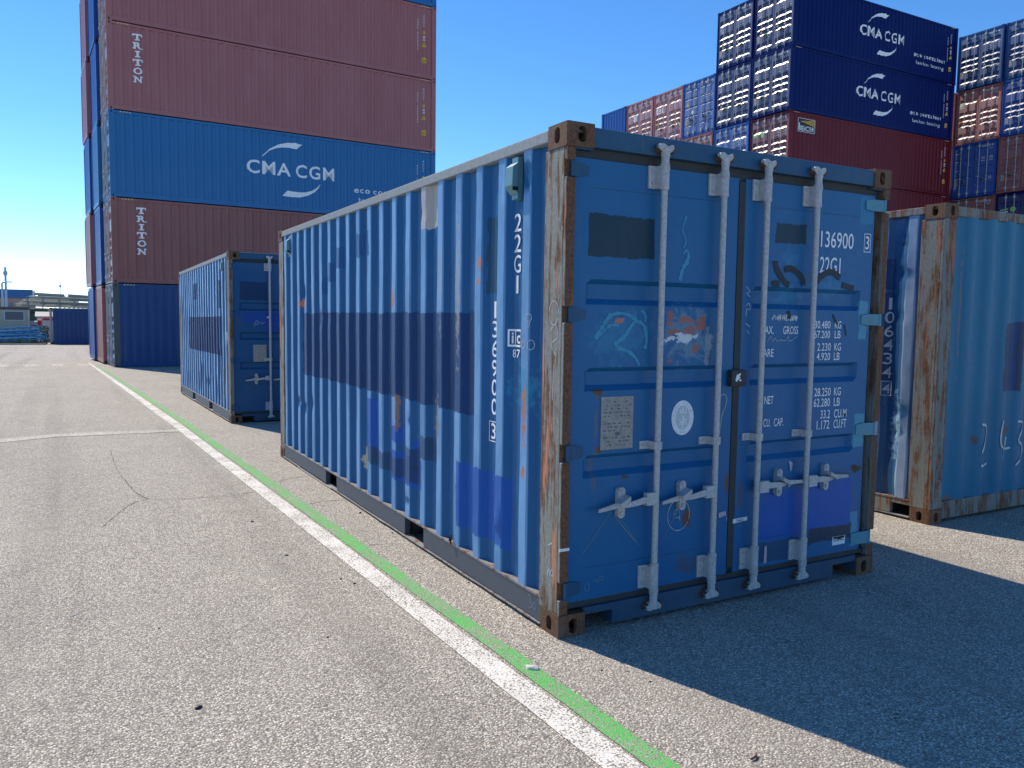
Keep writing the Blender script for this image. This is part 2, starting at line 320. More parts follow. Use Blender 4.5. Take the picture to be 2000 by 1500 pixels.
# ------------------------------------------------------------------ mesh helpers
class MB:
    def __init__(s): s.v = []; s.f = []
    def quad(s, *p):
        i = len(s.v); s.v += [tuple(q) for q in p]; s.f.append(tuple(range(i, i + len(p))))
    def box(s, x0, x1, y0, y1, z0, z1, skip=''):
        i = len(s.v)
        s.v += [(x0, y0, z0), (x1, y0, z0), (x1, y1, z0), (x0, y1, z0), (x0, y0, z1), (x1, y0, z1), (x1, y1, z1), (x0, y1, z1)]
        for k, f in (('b', (0, 3, 2, 1)), ('t', (4, 5, 6, 7)), ('f', (0, 1, 5, 4)), ('r', (1, 2, 6, 5)), ('k', (2, 3, 7, 6)), ('l', (3, 0, 4, 7))):
            if k not in skip: s.f.append(tuple(i + a for a in f))
    def prism(s, pts, d):
        """pts: planar outline (3-vectors), extruded along d"""
        i = len(s.v); n = len(pts); d = Vector(d)
        s.v += [tuple(q) for q in pts] + [tuple(Vector(q) + d) for q in pts]
        s.f.append(tuple(range(i, i + n))); s.f.append(tuple(range(i + 2 * n - 1, i + n - 1, -1)))
        for k in range(n):
            j = (k + 1) % n
            s.f.append((i + k, i + n + k, i + n + j, i + j))
    def tube(s, p0, p1, r0, r1=None, n=12, caps=True):
        r1 = r0 if r1 is None else r1
        p0 = Vector(p0); p1 = Vector(p1); d = (p1 - p0).normalized()
        a = d.orthogonal().normalized(); b = d.cross(a)
        i = len(s.v)
        for p, r in ((p0, r0), (p1, r1)):
            for k in range(n):
                t = 2 * math.pi * k / n
                s.v.append(tuple(p + (a * math.cos(t) + b * math.sin(t)) * r))
        for k in range(n):
            j = (k + 1) % n; s.f.append((i + k, i + j, i + n + j, i + n + k))
        if caps:
            s.f.append(tuple(i + n - 1 - k for k in range(n))); s.f.append(tuple(i + n + k for k in range(n)))
    def path(s, pts, r, n=6):
        for a, b in zip(pts, pts[1:]): s.tube(a, b, r, r, n)
    def mesh(s, name, smooth=None, bevel=0.0):
        me = bpy.data.meshes.new(name); me.from_pydata(s.v, [], s.f)
        bm = bmesh.new(); bm.from_mesh(me)
        bmesh.ops.remove_doubles(bm, verts=bm.verts, dist=1e-6)
        bmesh.ops.recalc_face_normals(bm, faces=bm.faces)
        if bevel:
            es = [e for e in bm.edges if len(e.link_faces) == 2 and e.calc_face_angle(0) > 0.6]
            bmesh.ops.bevel(bm, geom=es, offset=bevel, segments=2, profile=0.6, affect='EDGES', clamp_overlap=True)
        bm.to_mesh(me); bm.free()
        finish(me, smooth)
        return me

def finish(me, smooth):
    if smooth:
        me.polygons.foreach_set('use_smooth', [True] * len(me.polygons))
        me.set_sharp_from_angle(angle=R(smooth))
    if not me.materials: me.materials.append(None)

def add(name, me, mat, parent=None, loc=None):
    o = bpy.data.objects.new(name, me); col.objects.link(o)
    if parent is not None: o.parent = parent
    if loc is not None: o.location = loc
    o.material_slots[0].link = 'OBJECT'; o.material_slots[0].material = M[mat] if isinstance(mat, str) else mat
    return o

def tag(o, label=None, cat=None, group=None, kind=None):
    for k, v in (('label', label), ('category', cat), ('group', group), ('kind', kind)):
        if v: o[k] = v
    return o

def empty(name, loc, rz=0.0, rx=0.0):
    o = bpy.data.objects.new(name, None); col.objects.link(o)
    o.empty_display_size = 0.2; o.location = loc; o.rotation_euler = (rx, 0, rz); return o

CACHE = {}
def cached(key, fn):
    if key not in CACHE: CACHE[key] = fn()
    return CACHE[key]

# ---- flat lettering: outlines from the built-in font, laid on a surface
FONT = {}
def glyphs(txt, bold=0.0, spacing=1.0):
    k = (txt, bold, spacing)
    if k in FONT: return FONT[k]
    cu = bpy.data.curves.new('lettering', 'FONT'); cu.body = txt; cu.resolution_u = 3
    cu.offset = bold; cu.space_character = spacing; cu.fill_mode = 'FRONT'
    o = bpy.data.objects.new('lettering_tmp', cu); col.objects.link(o)
    dg = bpy.context.evaluated_depsgraph_get()
    me = bpy.data.meshes.new_from_object(o.evaluated_get(dg))
    vs = [tuple(v.co) for v in me.vertices]; fs = [tuple(p.vertices) for p in me.polygons]
    bpy.data.objects.remove(o); bpy.data.curves.remove(cu); bpy.data.meshes.remove(me)
    x0 = min(v[0] for v in vs); x1 = max(v[0] for v in vs); y0 = min(v[1] for v in vs); y1 = max(v[1] for v in vs)
    FONT[k] = ([((v[0] - x0) / (x1 - x0), (v[1] - y0) / (y1 - y0)) for v in vs], fs)
    return FONT[k]

class Decal:
    """flat artwork in (s, t) metres; project() lays it on a surface given its break lines and a mapping"""
    def __init__(s): s.v = []; s.f = []; s.g = []
    def mark(s): s.g.append((len(s.v), len(s.f)))
    def pieces(s):
        out = []
        G = s.g + [(len(s.v), len(s.f))]
        for (a, b), (c, d) in zip(G, G[1:]):
            if d > b:
                q = Decal(); q.v = s.v[a:c]; q.f = [tuple(k - a for k in f) for f in s.f[b:d]]; out.append(q)
        return out
    def text(s, txt, x, y, w, h, bold=0.0, spacing=1.0):
        s.mark(); vs, fs = glyphs(txt, bold, spacing); i = len(s.v)
        s.v += [(x + a * w, y + b * h) for a, b in vs]; s.f += [tuple(i + k for k in f) for f in fs]; return s
    def poly(s, pts, mk=True):
        if mk: s.mark()
        i = len(s.v); s.v += list(pts); s.f.append(tuple(range(i, i + len(pts)))); return s
    def rect(s, x0, x1, y0, y1, mk=True): return s.poly([(x0, y0), (x1, y0), (x1, y1), (x0, y1)], mk)
    def frame(s, x0, x1, y0, y1, t):
        s.rect(x0, x1, y0, y0 + t); s.rect(x0, x1, y1 - t, y1, False); s.rect(x0, x0 + t, y0 + t, y1 - t, False); s.rect(x1 - t, x1, y0 + t, y1 - t, False); return s
    def ellipse(s, cx, cy, rx, ry, n=28): return s.poly([(cx + rx * math.cos(2 * math.pi * k / n), cy + ry * math.sin(2 * math.pi * k / n)) for k in range(n)])
    def stroke(s, pts, w, jit=0.0):
        s.mark(); pts = [Vector((a, b)) for a, b in pts]; L = []; Rr = []
        for k, p in enumerate(pts):
            d = (pts[min(k + 1, len(pts) - 1)] - pts[max(k - 1, 0)])
            d = d.normalized() if d.length > 1e-9 else Vector((1, 0))
            n = Vector((-d.y, d.x)) * (w / 2) * (1 + random.uniform(-jit, jit)); L.append(p + n); Rr.append(p - n)
        for k in range(len(pts) - 1):
            s.poly([tuple(Rr[k]), tuple(Rr[k + 1]), tuple(L[k + 1]), tuple(L[k])], False)
        return s
    def project(s, name, fmap, breaks=(), taxis=0):
        bm = bmesh.new()
        vv = [bm.verts.new((a, b, 0)) for a, b in s.v]
        for f in s.f:
            try: bm.faces.new([vv[k] for k in f])
            except ValueError: pass
        bmesh.ops.remove_doubles(bm, verts=bm.verts, dist=1e-6)
        if s.v:
            lo = min(a[taxis] for a in s.v); hi = max(a[taxis] for a in s.v)
            for b in breaks:
                if lo < b < hi:
                    no = (1, 0, 0) if taxis == 0 else (0, 1, 0); co = (b, 0, 0) if taxis == 0 else (0, b, 0)
                    bmesh.ops.bisect_plane(bm, geom=bm.verts[:] + bm.edges[:] + bm.faces[:], plane_co=co, plane_no=no)
        for v in bm.verts: v.co = Vector(fmap(v.co.x, v.co.y))
        me = bpy.data.meshes.new(name); bm.to_mesh(me); bm.free(); finish(me, None); return me

def smooth_pts(pts, n=6):
    out = []
    P = [pts[0]] + list(pts) + [pts[-1]]
    for i in range(1, len(P) - 2):
        for k in range(n):
            t = k / n
            q = []
            for c in range(len(pts[0])):
                a, b, d, e = P[i - 1][c], P[i][c], P[i + 1][c], P[i + 2][c]
                q.append(0.5 * (2 * b + (d - a) * t + (2 * a - 5 * b + 4 * d - e) * t * t + (3 * b - a - 3 * d + e) * t ** 3))
            out.append(tuple(q))
    out.append(tuple(pts[-1])); return out

# ------------------------------------------------------------------ ground
def gz(y): return -0.0105 * max(0.0, y - 9.3) if y < 80 else -0.7424 - 0.0 * y
def make_ground():
    xs = [-900, -200, -60, -20, -8, 0, 8, 30, 60, 200, 900]
    ys = [-300, -60, -15, 0, 9.3, 15, 22, 30, 45, 62, 80, 150, 400, 1500, 3000]
    v = [(x, y, gz(y)) for y in ys for x in xs]; n = len(xs)
    f = [(j * n + i, j * n + i + 1, (j + 1) * n + i + 1, (j + 1) * n + i) for j in range(len(ys) - 1) for i in range(n - 1)]
    me = bpy.data.meshes.new('ground'); me.from_pydata(v, [], f); finish(me, None)
    return tag(add('ground', me, 'asphalt'), kind='structure')
ground = make_ground()

def strip(name, A, Bp, mat, z=0.004, wob=0.006, step=0.12):
    """painted line between two edge polylines sampled at common y"""
    def at(P, y):
        for (x0, y0), (x1, y1) in zip(P, P[1:]):
            if y0 <= y <= y1: return x0 + (x1 - x0) * (y - y0) / (y1 - y0)
        return P[0][0] + (P[1][0] - P[0][0]) * (y - P[0][1]) / (P[1][1] - P[0][1]) if y < P[0][1] else P[-1][0]
    v = []; f = []
    y = max(A[0][1], Bp[0][1]); y1 = min(A[-1][1], Bp[-1][1]); k = 0
    while y <= y1:
        w1 = wob * (mnoise.noise((y * 3, 1.7, 0)) + 0.5 * mnoise.noise((y * 11, 4.1, 0))); w2 = wob * (mnoise.noise((y * 3.3, 9.2, 0)) + 0.5 * mnoise.noise((y * 12, 3, 0)))
        v += [(at(A, y) + w1, y, gz(y) + z), (at(Bp, y) + w2, y, gz(y) + z)]
        if k: i = 2 * k; f.append((i - 2, i - 1, i + 1, i))
        k += 1; y += step if y < 10 else step * 4
    me = bpy.data.meshes.new(name); me.from_pydata(v, [], f); finish(me, None)
    return tag(add(name, me, mat), kind='structure')
WO = [(-0.445, -6), (-0.488, -1.073), (-0.514, -0.376), (-0.527, 0.044), (-0.552, 1.148), (-0.588, 2.295), (-0.619, 3.325), (-0.697, 5.527), (-0.723, 6.422), (-0.880, 11.356), (-0.985, 15.444), (-1.45, 31.348)]
WI = [(-0.30, -6), (-0.352, -1.145), (-0.374, -0.449), (-0.394, 0.195), (-0.425, 1.085), (-0.455, 2.363), (-0.486, 3.263), (-0.572, 5.979), (-0.590, 6.367), (-0.775, 12.562), (-0.855, 15.388), (-1.378, 31.324)]
GO = [(-0.285, -6), (-0.334, -1.153), (-0.353, -0.46), (-0.366, 0.179), (-0.401, 1.114), (-0.434, 2.356), (-0.464, 3.252), (-0.549, 5.97), (-0.565, 6.355), (-0.750, 12.861), (-0.833, 15.382), (-1.221, 28.869)]
GI = [(-0.17, -6), (-0.230, -1.209), (-0.253, -0.51), (-0.266, 0.127), (-0.304, 1.066), (-0.328, 2.304), (-0.350, 3.195), (-0.435, 5.918), (-0.455, 6.304), (-0.646, 12.82), (-0.718, 15.332), (-1.131, 28.838)]
strip('white_line', WO, WI, 'line_white', wob=0.004)
strip('green_line', GO, GI, 'line_green', wob=0.006)
def flat_patch(name, pts, mat, z=0.004):
    me = bpy.data.meshes.new(name); me.from_pydata([(x, y, gz(y) + z) for x, y in pts], [], [tuple(range(len(pts)))]); finish(me, None)
    return tag(add(name, me, mat), kind='structure')
flat_patch('cross_line', [(-6.5, 8.05), (-2.93, 8.46), (-2.3, 8.72), (-1.25, 8.66), (-0.8, 8.62), (-0.8, 8.85), (-1.25, 8.92), (-1.8, 9.05), (-2.3, 9.02), (-2.93, 8.80), (-6.5, 8.4)], 'line_faint')
for xa in (-5.9, -5.07, -4.24, -3.40, -2.58, -1.78):
    flat_patch('dash_line', [(xa, 28.9), (xa + 0.36, 28.9), (xa + 0.30, 30.4), (xa - 0.06, 30.4)], 'line_faint')

M['crack'] = plain('crack_dark', (0.07, 0.063, 0.057, 1), 0.95)  # plain dark tone of the crack ribbons
def crack(pts, w):
    P = smooth_pts([(a, b, 0) for a, b in pts], 8)
    D = Decal(); q = [(x + 0.012 * mnoise.noise((x * 14, y * 14, 3)), y + 0.03 * mnoise.noise((x * 9, y * 9, 8))) for x, y, _ in P]
    D.stroke(q, w, 0.7)
    me = D.project('crack', lambda a, b: (a, b, gz(b) + 0.003)); add('crack', me, 'crack', ground)
crack([(-1.725, 7.28), (-1.717, 5.84), (-1.68, 5.3), (-1.64, 4.75), (-1.55, 4.31), (-1.353, 4.21), (-1.016, 4.163), (-0.792, 4.174), (-0.65, 4.2)], 0.006)
crack([(-1.55, 4.31), (-1.679, 4.20), (-1.843, 3.767), (-1.95, 3.4)], 0.005)
crack([(-0.36, 4.6), (-0.1, 4.72), (0.1, 4.7)], 0.006)
crack([(-0.62, 3.4), (-0.2, 3.55), (-0.02, 3.5)], 0.006)
crack([(-0.6, 2.05), (-0.38, 2.1), (-0.1, 2.0)], 0.006)

# ------------------------------------------------------------------ container parts
CW, CH = 2.438, 2.591
def profile(t0, t1, first, pitch, n, outer, slope, d0, d1):
    """trapezoid corrugation as (t, depth) corners; depth d0 on the crests, d1 in the valleys"""
    P = [(t0, d1)]
    for k in range(n):
        c = first + k * pitch
        P += [(c - outer / 2 - slope, d1), (c - outer / 2, d0), (c + outer / 2, d0), (c + outer / 2 + slope, d1)]
    P.append((t1, d1)); return P
def pdepth(P, t):
    for (a, da), (b, db) in zip(P, P[1:]):
        if a <= t <= b: return da + (db - da) * ((t - a) / (b - a) if b > a else 0)
    return P[0][1] if t < P[0][0] else P[-1][1]
def wall(P, zs, fmap, disp=None, sub=1):
    ts = []
    for (a, da), (b, db) in zip(P, P[1:]):
        for k in range(sub): ts.append((a + (b - a) * k / sub, da + (db - da) * k / sub))
    ts.append(P[-1]); n = len(ts); v = []; f = []
    for z in zs:
        for t, d in ts:
            dt, dd = disp(t, z, d) if disp else (0, 0)
            v.append(fmap(t + dt, d + dd, z))
    for j in range(len(zs) - 1):
        for i in range(n - 1): f.append((j * n + i, j * n + i + 1, (j + 1) * n + i + 1, (j + 1) * n + i))
    me = bpy.data.meshes.new('wall'); me.from_pydata(v, [], f)
    bm = bmesh.new(); bm.from_mesh(me); bmesh.ops.recalc_face_normals(bm, faces=bm.faces); bm.to_mesh(me); bm.free()
    finish(me, 24); return me

def stadium(cx, cy, w, h, n):
    """oblong hole outline as (angle-ordered) points"""
    pts = []
    for k in range(n):
        t = 2 * math.pi * k / n
        c, s = math.cos(t), math.sin(t)
        if h >= w:
            r = w / 2; e = h / 2 - r; pts.append((cx + r * c, cy + r * s + (e if s > 0 else -e)))
        else:
            r = h / 2; e = w / 2 - r; pts.append((cx + r * c + (e if c > 0 else -e), cy + r * s))
    return pts
def plate_hole(mb, x0, x1, y0, y1, hole, fmap, depth):
    """rectangular face with a hole and the hole's walls; fmap(u, v, into)"""
    n = len(hole); cx = sum(p[0] for p in hole) / n; cy = sum(p[1] for p in hole) / n
    outer = []
    for (hx, hy) in hole:
        dx, dy = hx - cx, hy - cy
        k = min(((x1 - cx) / dx if dx > 1e-9 else (x0 - cx) / dx if dx < -1e-9 else 1e9), ((y1 - cy) / dy if dy > 1e-9 else (y0 - cy) / dy if dy < -1e-9 else 1e9))
        outer.append([cx + dx * k, cy + dy * k])
    for c in ((x0, y0), (x1, y0), (x1, y1), (x0, y1)):
        i = min(range(n), key=lambda j: (outer[j][0] - c[0]) ** 2 + (outer[j][1] - c[1]) ** 2); outer[i] = list(c)
    for i in range(n):
        j = (i + 1) % n
        mb.quad(fmap(*hole[i], 0), fmap(*hole[j], 0), fmap(*outer[j], 0), fmap(*outer[i], 0))
        mb.quad(fmap(*hole[j], 0), fmap(*hole[i], 0), fmap(*hole[i], depth), fmap(*hole[j], depth))
def casting_mesh(n=20):
    """corner casting with outer corner at the origin, reaching +x 0.162, +y 0.178, +z 0.118; holes on -x, -y and -z faces"""
    mb = MB(); a, b, c = 0.162, 0.178, 0.118
    plate_hole(mb, 0, a, 0, c, stadium(0.089, 0.056, 0.051, 0.079, n), lambda u, v, d: (u, d, v), 0.030)
    plate_hole(mb, 0, b, 0, c, stadium(0.093, 0.056, 0.051, 0.079, n), lambda u, v, d: (d, u, v), 0.030)
    plate_hole(mb, 0, a, 0, b, stadium(0.083, 0.095, 0.064, 0.124, n), lambda u, v, d: (u, v, d), 0.030)
    mb.quad((a, 0, 0), (a, b, 0), (a, b, c), (a, 0, c)); mb.quad((0, b, 0), (0, b, c), (a, b, c), (a, b, 0)); mb.quad((0, 0, c), (a, 0, c), (a, b, c), (0, b, c))
    i = 0.031
    mb.box(i, a - 0.012, i, b - 0.012, i, c - 0.012)
    me = mb.mesh('corner_casting')
    # the cavity seen through the holes is open: drop the three inner faces that would close it
    bm = bmesh.new(); bm.from_mesh(me)
    kill = [f for f in bm.faces if len(f.verts) == 4 and f.calc_area() > 0.004 and any(abs(f.calc_center_median()[k] - i) < 1e-4 and abs(f.normal[k]) > 0.9 for k in range(3))]
    bmesh.ops.delete(bm, geom=kill, context='FACES')
    es = [e for e in bm.edges if len(e.link_faces) == 2 and e.calc_face_angle(0) > 1.2 and all((abs(v.co.x) < 1e-5) + (abs(v.co.y) < 1e-5) + (abs(v.co.z) < 1e-5) >= 2 for v in e.verts)]
    bmesh.ops.bevel(bm, geom=es, offset=0.008, segments=3, affect='EDGES', profile=0.6)
    bm.to_mesh(me); bm.free(); finish(me, None); return me
def castings(root, L, H, mat, n=20, protrude=0.0):
    me = cached(('cast', n), lambda: casting_mesh(n))
    for sx in (0, 1):
        for sy in (0, 1):
            for sz in (0, 1):
                # rotate/mirror so the three holed faces point outwards
                o = add('corner_casting', me, mat, root)
                o.location = (sx * CW, sy * L, sz * H); o.scale = (-1 if sx else 1, -1 if sy else 1, -1 if sz else 1)

def dents(lst, wob=0.0, seed=0.0, y_lo=0.0, y_hi=99):
    def f(t, z, d):
        dd = 0.0; dt = 0.0
        for (y, zz, ry, rz, dep) in lst:
            q = ((t - y) / ry) ** 2 + ((z - zz) / rz) ** 2
            if q < 4: dd += dep * math.exp(-q * 1.6)
        k = min(1, max(0, (t - y_lo) / 1.0)) if y_lo > 0 else 1
        a = mnoise.noise((t * 2.1, z * 1.5, seed)) + 0.6 * mnoise.noise((t * 5.3, z * 3.7, seed + 5))
        dt = wob * 0.9 * k * mnoise.noise((t * 3.1, z * 2.2, seed + 9)); dd += wob * k * a
        e = min(1.0, (z - 0.17) / 0.12, (2.52 - z) / 0.12); e = max(0, e)
        return dt * e, dd * e
    return f

SIDE20 = profile(0.205, 5.86, 0.40, 0.283, 20, 0.074, 0.062, 0.008, 0.044)
SIDE40 = profile(0.20, 11.99, 0.42, 0.2815, 41, 0.080, 0.058, 0.008, 0.044)
END = profile(0.16, 2.278, 0.40, 0.273, 7, 0.095, 0.055, 0.012, 0.034)

def swage_door(x0, x1, z0, z1, xa, xb, bands, depth, y, thick=0.045, slope=0.03, rnd=0.03, up=None):
    """door leaf: flat frame round a panel pressed with horizontal recesses"""
    zs = [z0, z0 + 0.0]
    prof = [(z0, 0.0)]
    for (b0, b1) in sorted(bands):
        prof += [(b0, 0.0), (b0 + slope, 1.0), (b1 - (slope * 0.75 if up is None else up), 1.0), (b1, 0.0)]
    prof.append((z1, 0.0))
    xs = [(x0, 0), (xa, 0), (xa + rnd, 1), (xb - rnd, 1), (xb, 0), (x1, 0)]
    mb = MB()
    for (za, da), (zb, db) in zip(prof, prof[1:]):
        for (p, m), (q, k) in zip(xs, xs[1:]):
            mb.quad((p, y + depth * da * m, za), (q, y + depth * da * k, za), (q, y + depth * db * k, zb), (p, y + depth * db * m, zb))
    mb.quad((x0, y, z0), (x0, y, z1), (x0, y + thick, z1), (x0, y + thick, z0)); mb.quad((x1, y, z0), (x1, y + thick, z0), (x1, y + thick, z1), (x1, y, z1))
    mb.quad((x0, y, z1), (x1, y, z1), (x1, y + thick, z1), (x0, y + thick, z1)); mb.quad((x0, y, z0), (x0, y + thick, z0), (x1, y + thick, z0), (x1, y, z0))
    return mb.mesh('door')

def rail_notched(x0, x1, y0, y1, z0, z1, notches, axis='y'):
    """box rail with rectangular notches cut from below (fork pockets): each (a0, a1, ztop)"""
    mb = MB(); cur = y0 if axis == 'y' else x0; end = y1 if axis == 'y' else x1
    for a0, a1, zt in sorted(notches):
        for p, q, zz in ((cur, a0, z0), (a0, a1, zt)):
            if zz >= z1: continue
            if axis == 'y': mb.box(x0, x1, p, q, zz, z1)
            else: mb.box(p, q, y0, y1, zz, z1)
        cur = a1
    if axis == 'y': mb.box(x0, x1, cur, end, z0, z1)
    else: mb.box(cur, end, y0, y1, z0, z1)
    return mb.mesh('rail')

# mappings of flat artwork onto the container's faces (s to the viewer's right, t up)
def on_side(P, right, L=None, lift=0.003):
    if right: return lambda s, t: (CW - pdepth(P, s) + lift, s, t)      # viewer's right is +y
    return lambda s, t: (pdepth(P, -s) - lift, -s, t)                   # s = -y
def side_breaks(P, right): return [p[0] if right else -p[0] for p in P]
def decal(root, D, mat, P=None, right=False, fmap=None, breaks=None, name='lettering', lift=0.003, joined=False):
    if P is not None: fmap = on_side(P, right, lift=lift); breaks = side_breaks(P, right)
    if joined:
        o = add(name, D.project(name, fmap, breaks or ()), mat, root); o['kind'] = 'stuff'; return o
    for q in D.pieces(): o = add(name, q.project(name, fmap, breaks or ()), mat, root)
    return o

# ------------------------------------------------------------------ detailed locking bars and doors (near containers)
def bar_mesh(x, H, y=-0.022):
    mb = MB(); r = 0.0168
    mb.tube((x, y, 0.17), (x, y, H - 0.155), r, r, 16)
    for z0, z1 in ((0.305, 0.325), (H - 0.285, H - 0.262)): mb.tube((x, y, z0), (x, y, z1), 0.024, 0.024, 16)
    for za, zb, ra, rb in ((0.075, 0.115, 0.026, 0.024), (0.115, 0.15, 0.022, 0.021), (0.15, 0.185, 0.024, 0.027)):
        mb.tube((x, y, za), (x, y, zb), ra, rb, 14); mb.tube((x, y, H - za + 0.0), (x, y, H - zb), ra, rb, 14)
    return mb.mesh('locking_bar', 40)
def cam_mesh(x, z, up, y=-0.022):
    mb = MB(); s = 1 if up else -1
    mb.prism([(x - 0.05, y - 0.012, z), (x - 0.028, y - 0.012, z - s * 0.018), (x + 0.03, y - 0.012, z - s * 0.018), (x + 0.05, y - 0.012, z + s * 0.004), (x + 0.044, y - 0.012, z + s * 0.024), (x + 0.012, y - 0.012, z + s * 0.012), (x - 0.018, y - 0.012, z + s * 0.026), (x - 0.044, y - 0.012, z + s * 0.022)], (0, 0.03, 0))
    return mb.mesh('cam', None, 0.003)
def keeper_mesh(x, z, up):
    mb = MB(); s = 1 if up else -1
    for k in (-1, 1):
        mb.tube((x + k * 0.040 + 0.008, -0.030, z + s * 0.002), (x + k * 0.040 + 0.008, 0.02, z + s * 0.002), 0.017, 0.022, 10)
    mb.box(x - 0.034, x + 0.05, 0.002, 0.02, z - 0.03, z + 0.03)
    return mb.mesh('cam_keeper', 40)
def bracket_mesh(x, z0, z1, y=-0.022):
    mb = MB(); t = 0.006
    mb.box(x - 0.072, x - 0.024, 0.018, 0.029, z0, z1)
    pts = []
    for k in range(9):
        a = math.pi * k / 8; pts.append((x - math.cos(a) * 0.026, y - math.sin(a) * 0.026 + 0.004))
    prof = [(x - 0.026, 0.024)] + pts + [(x + 0.026, 0.024)]
    for (a, b), (c, d) in zip(prof, prof[1:]): mb.quad((a, b, z0), (c, d, z0), (c, d, z1), (a, b, z1))
    mb.quad(*[(a, b, z1) for a, b in prof]); mb.quad(*[(a, b, z0) for a, b in reversed(prof)])
    mb.box(x + 0.0262, x + 0.034, -0.005, 0.029, z0 + 0.002, z1 - 0.002)
    return mb.mesh('bar_bracket', 40, 0.0)
def bolts_mesh(lst, r=0.0085, y=0.018, h=0.007):
    mb = MB()
    for x, z in lst: mb.tube((x, y, z), (x, y - h, z), r, r * 0.75, 8)
    return mb.mesh('rivet', 40)
def guide_mesh(x, z0, z1):
    mb = MB()
    mb.box(x - 0.085, x - 0.028, 0.020, 0.029, z0, z1)
    prof = [(x - 0.028, 0.026), (x - 0.024, -0.030), (x - 0.012, -0.042), (x + 0.014, -0.042), (x + 0.026, -0.030), (x + 0.028, 0.026)]
    for (a, b), (c, d) in zip(prof, prof[1:]): mb.quad((a, b, z0), (c, d, z0), (c, d, z1), (a, b, z1))
    mb.quad(*[(a, b, z1) for a, b in prof]); mb.quad(*[(a, b, z0) for a, b in reversed(prof)])
    return mb.mesh('bar_guide', 30, 0.0)
def handle_mesh(x, s, z, droop):
    """hinged handle leaving bar x towards side s"""
    mb = MB()
    P = [(0.03, 0.0), (0.10, -0.002), (0.165, -0.010), (0.205, -0.016), (0.25, -0.012), (0.30, -0.020), (0.375, -0.026)]
    Wd = [0.034, 0.036, 0.030, 0.026, 0.028, 0.026, 0.018]
    pts = [(x + s * a, -0.035 - 0.012 * math.sin(k), z + b + droop * a) for k, (a, b) in enumerate(P)]
    for k in range(len(pts) - 1):
        a, b = pts[k], pts[k + 1]; wa, wb = Wd[k] / 2, Wd[k + 1] / 2; th = 0.011
        q = [(a[0], a[1], a[2] - wa), (b[0], b[1], b[2] - wb), (b[0], b[1], b[2] + wb), (a[0], a[1], a[2] + wa)]
        mb.prism(q, (0, th, 0))
    x0, x1 = sorted((x + s * 0.006, x + s * 0.078))
    mb.box(x0, x1, -0.045, -0.012, z - 0.034, z + 0.034)
    return mb.mesh('handle', None, 0.0025)
def retainer_mesh(x, s, z):
    mb = MB(); c = x + s * 0.21
    n = 8; out = []
    for k in range(n + 1):
        a = math.pi * k / n; out.append((c + 0.022 * math.cos(a), 0.0, z + 0.050 + 0.02 * math.sin(a)))
    for k in range(n + 1):
        a = math.pi + math.pi * k / n; out.append((c + 0.022 * math.cos(a), 0.0, z - 0.075 + 0.02 * math.sin(a)))
    mb.prism(out, (0, 0.029, 0))
    mb.tube((c, -0.008, z - 0.068), (c, 0.002, z - 0.068), 0.010, 0.011, 10); mb.tube((c, -0.008, z + 0.05), (c, 0.002, z + 0.05), 0.010, 0.011, 10)
    mb.prism([(c - 0.02 * s, -0.052, z + 0.03), (c + 0.045 * s, -0.054, z - 0.004), (c + 0.04 * s, -0.054, z - 0.022), (c - 0.022 * s, -0.052, z + 0.008)], (0, 0.05, 0))
    return mb.mesh('handle_retainer', 40)

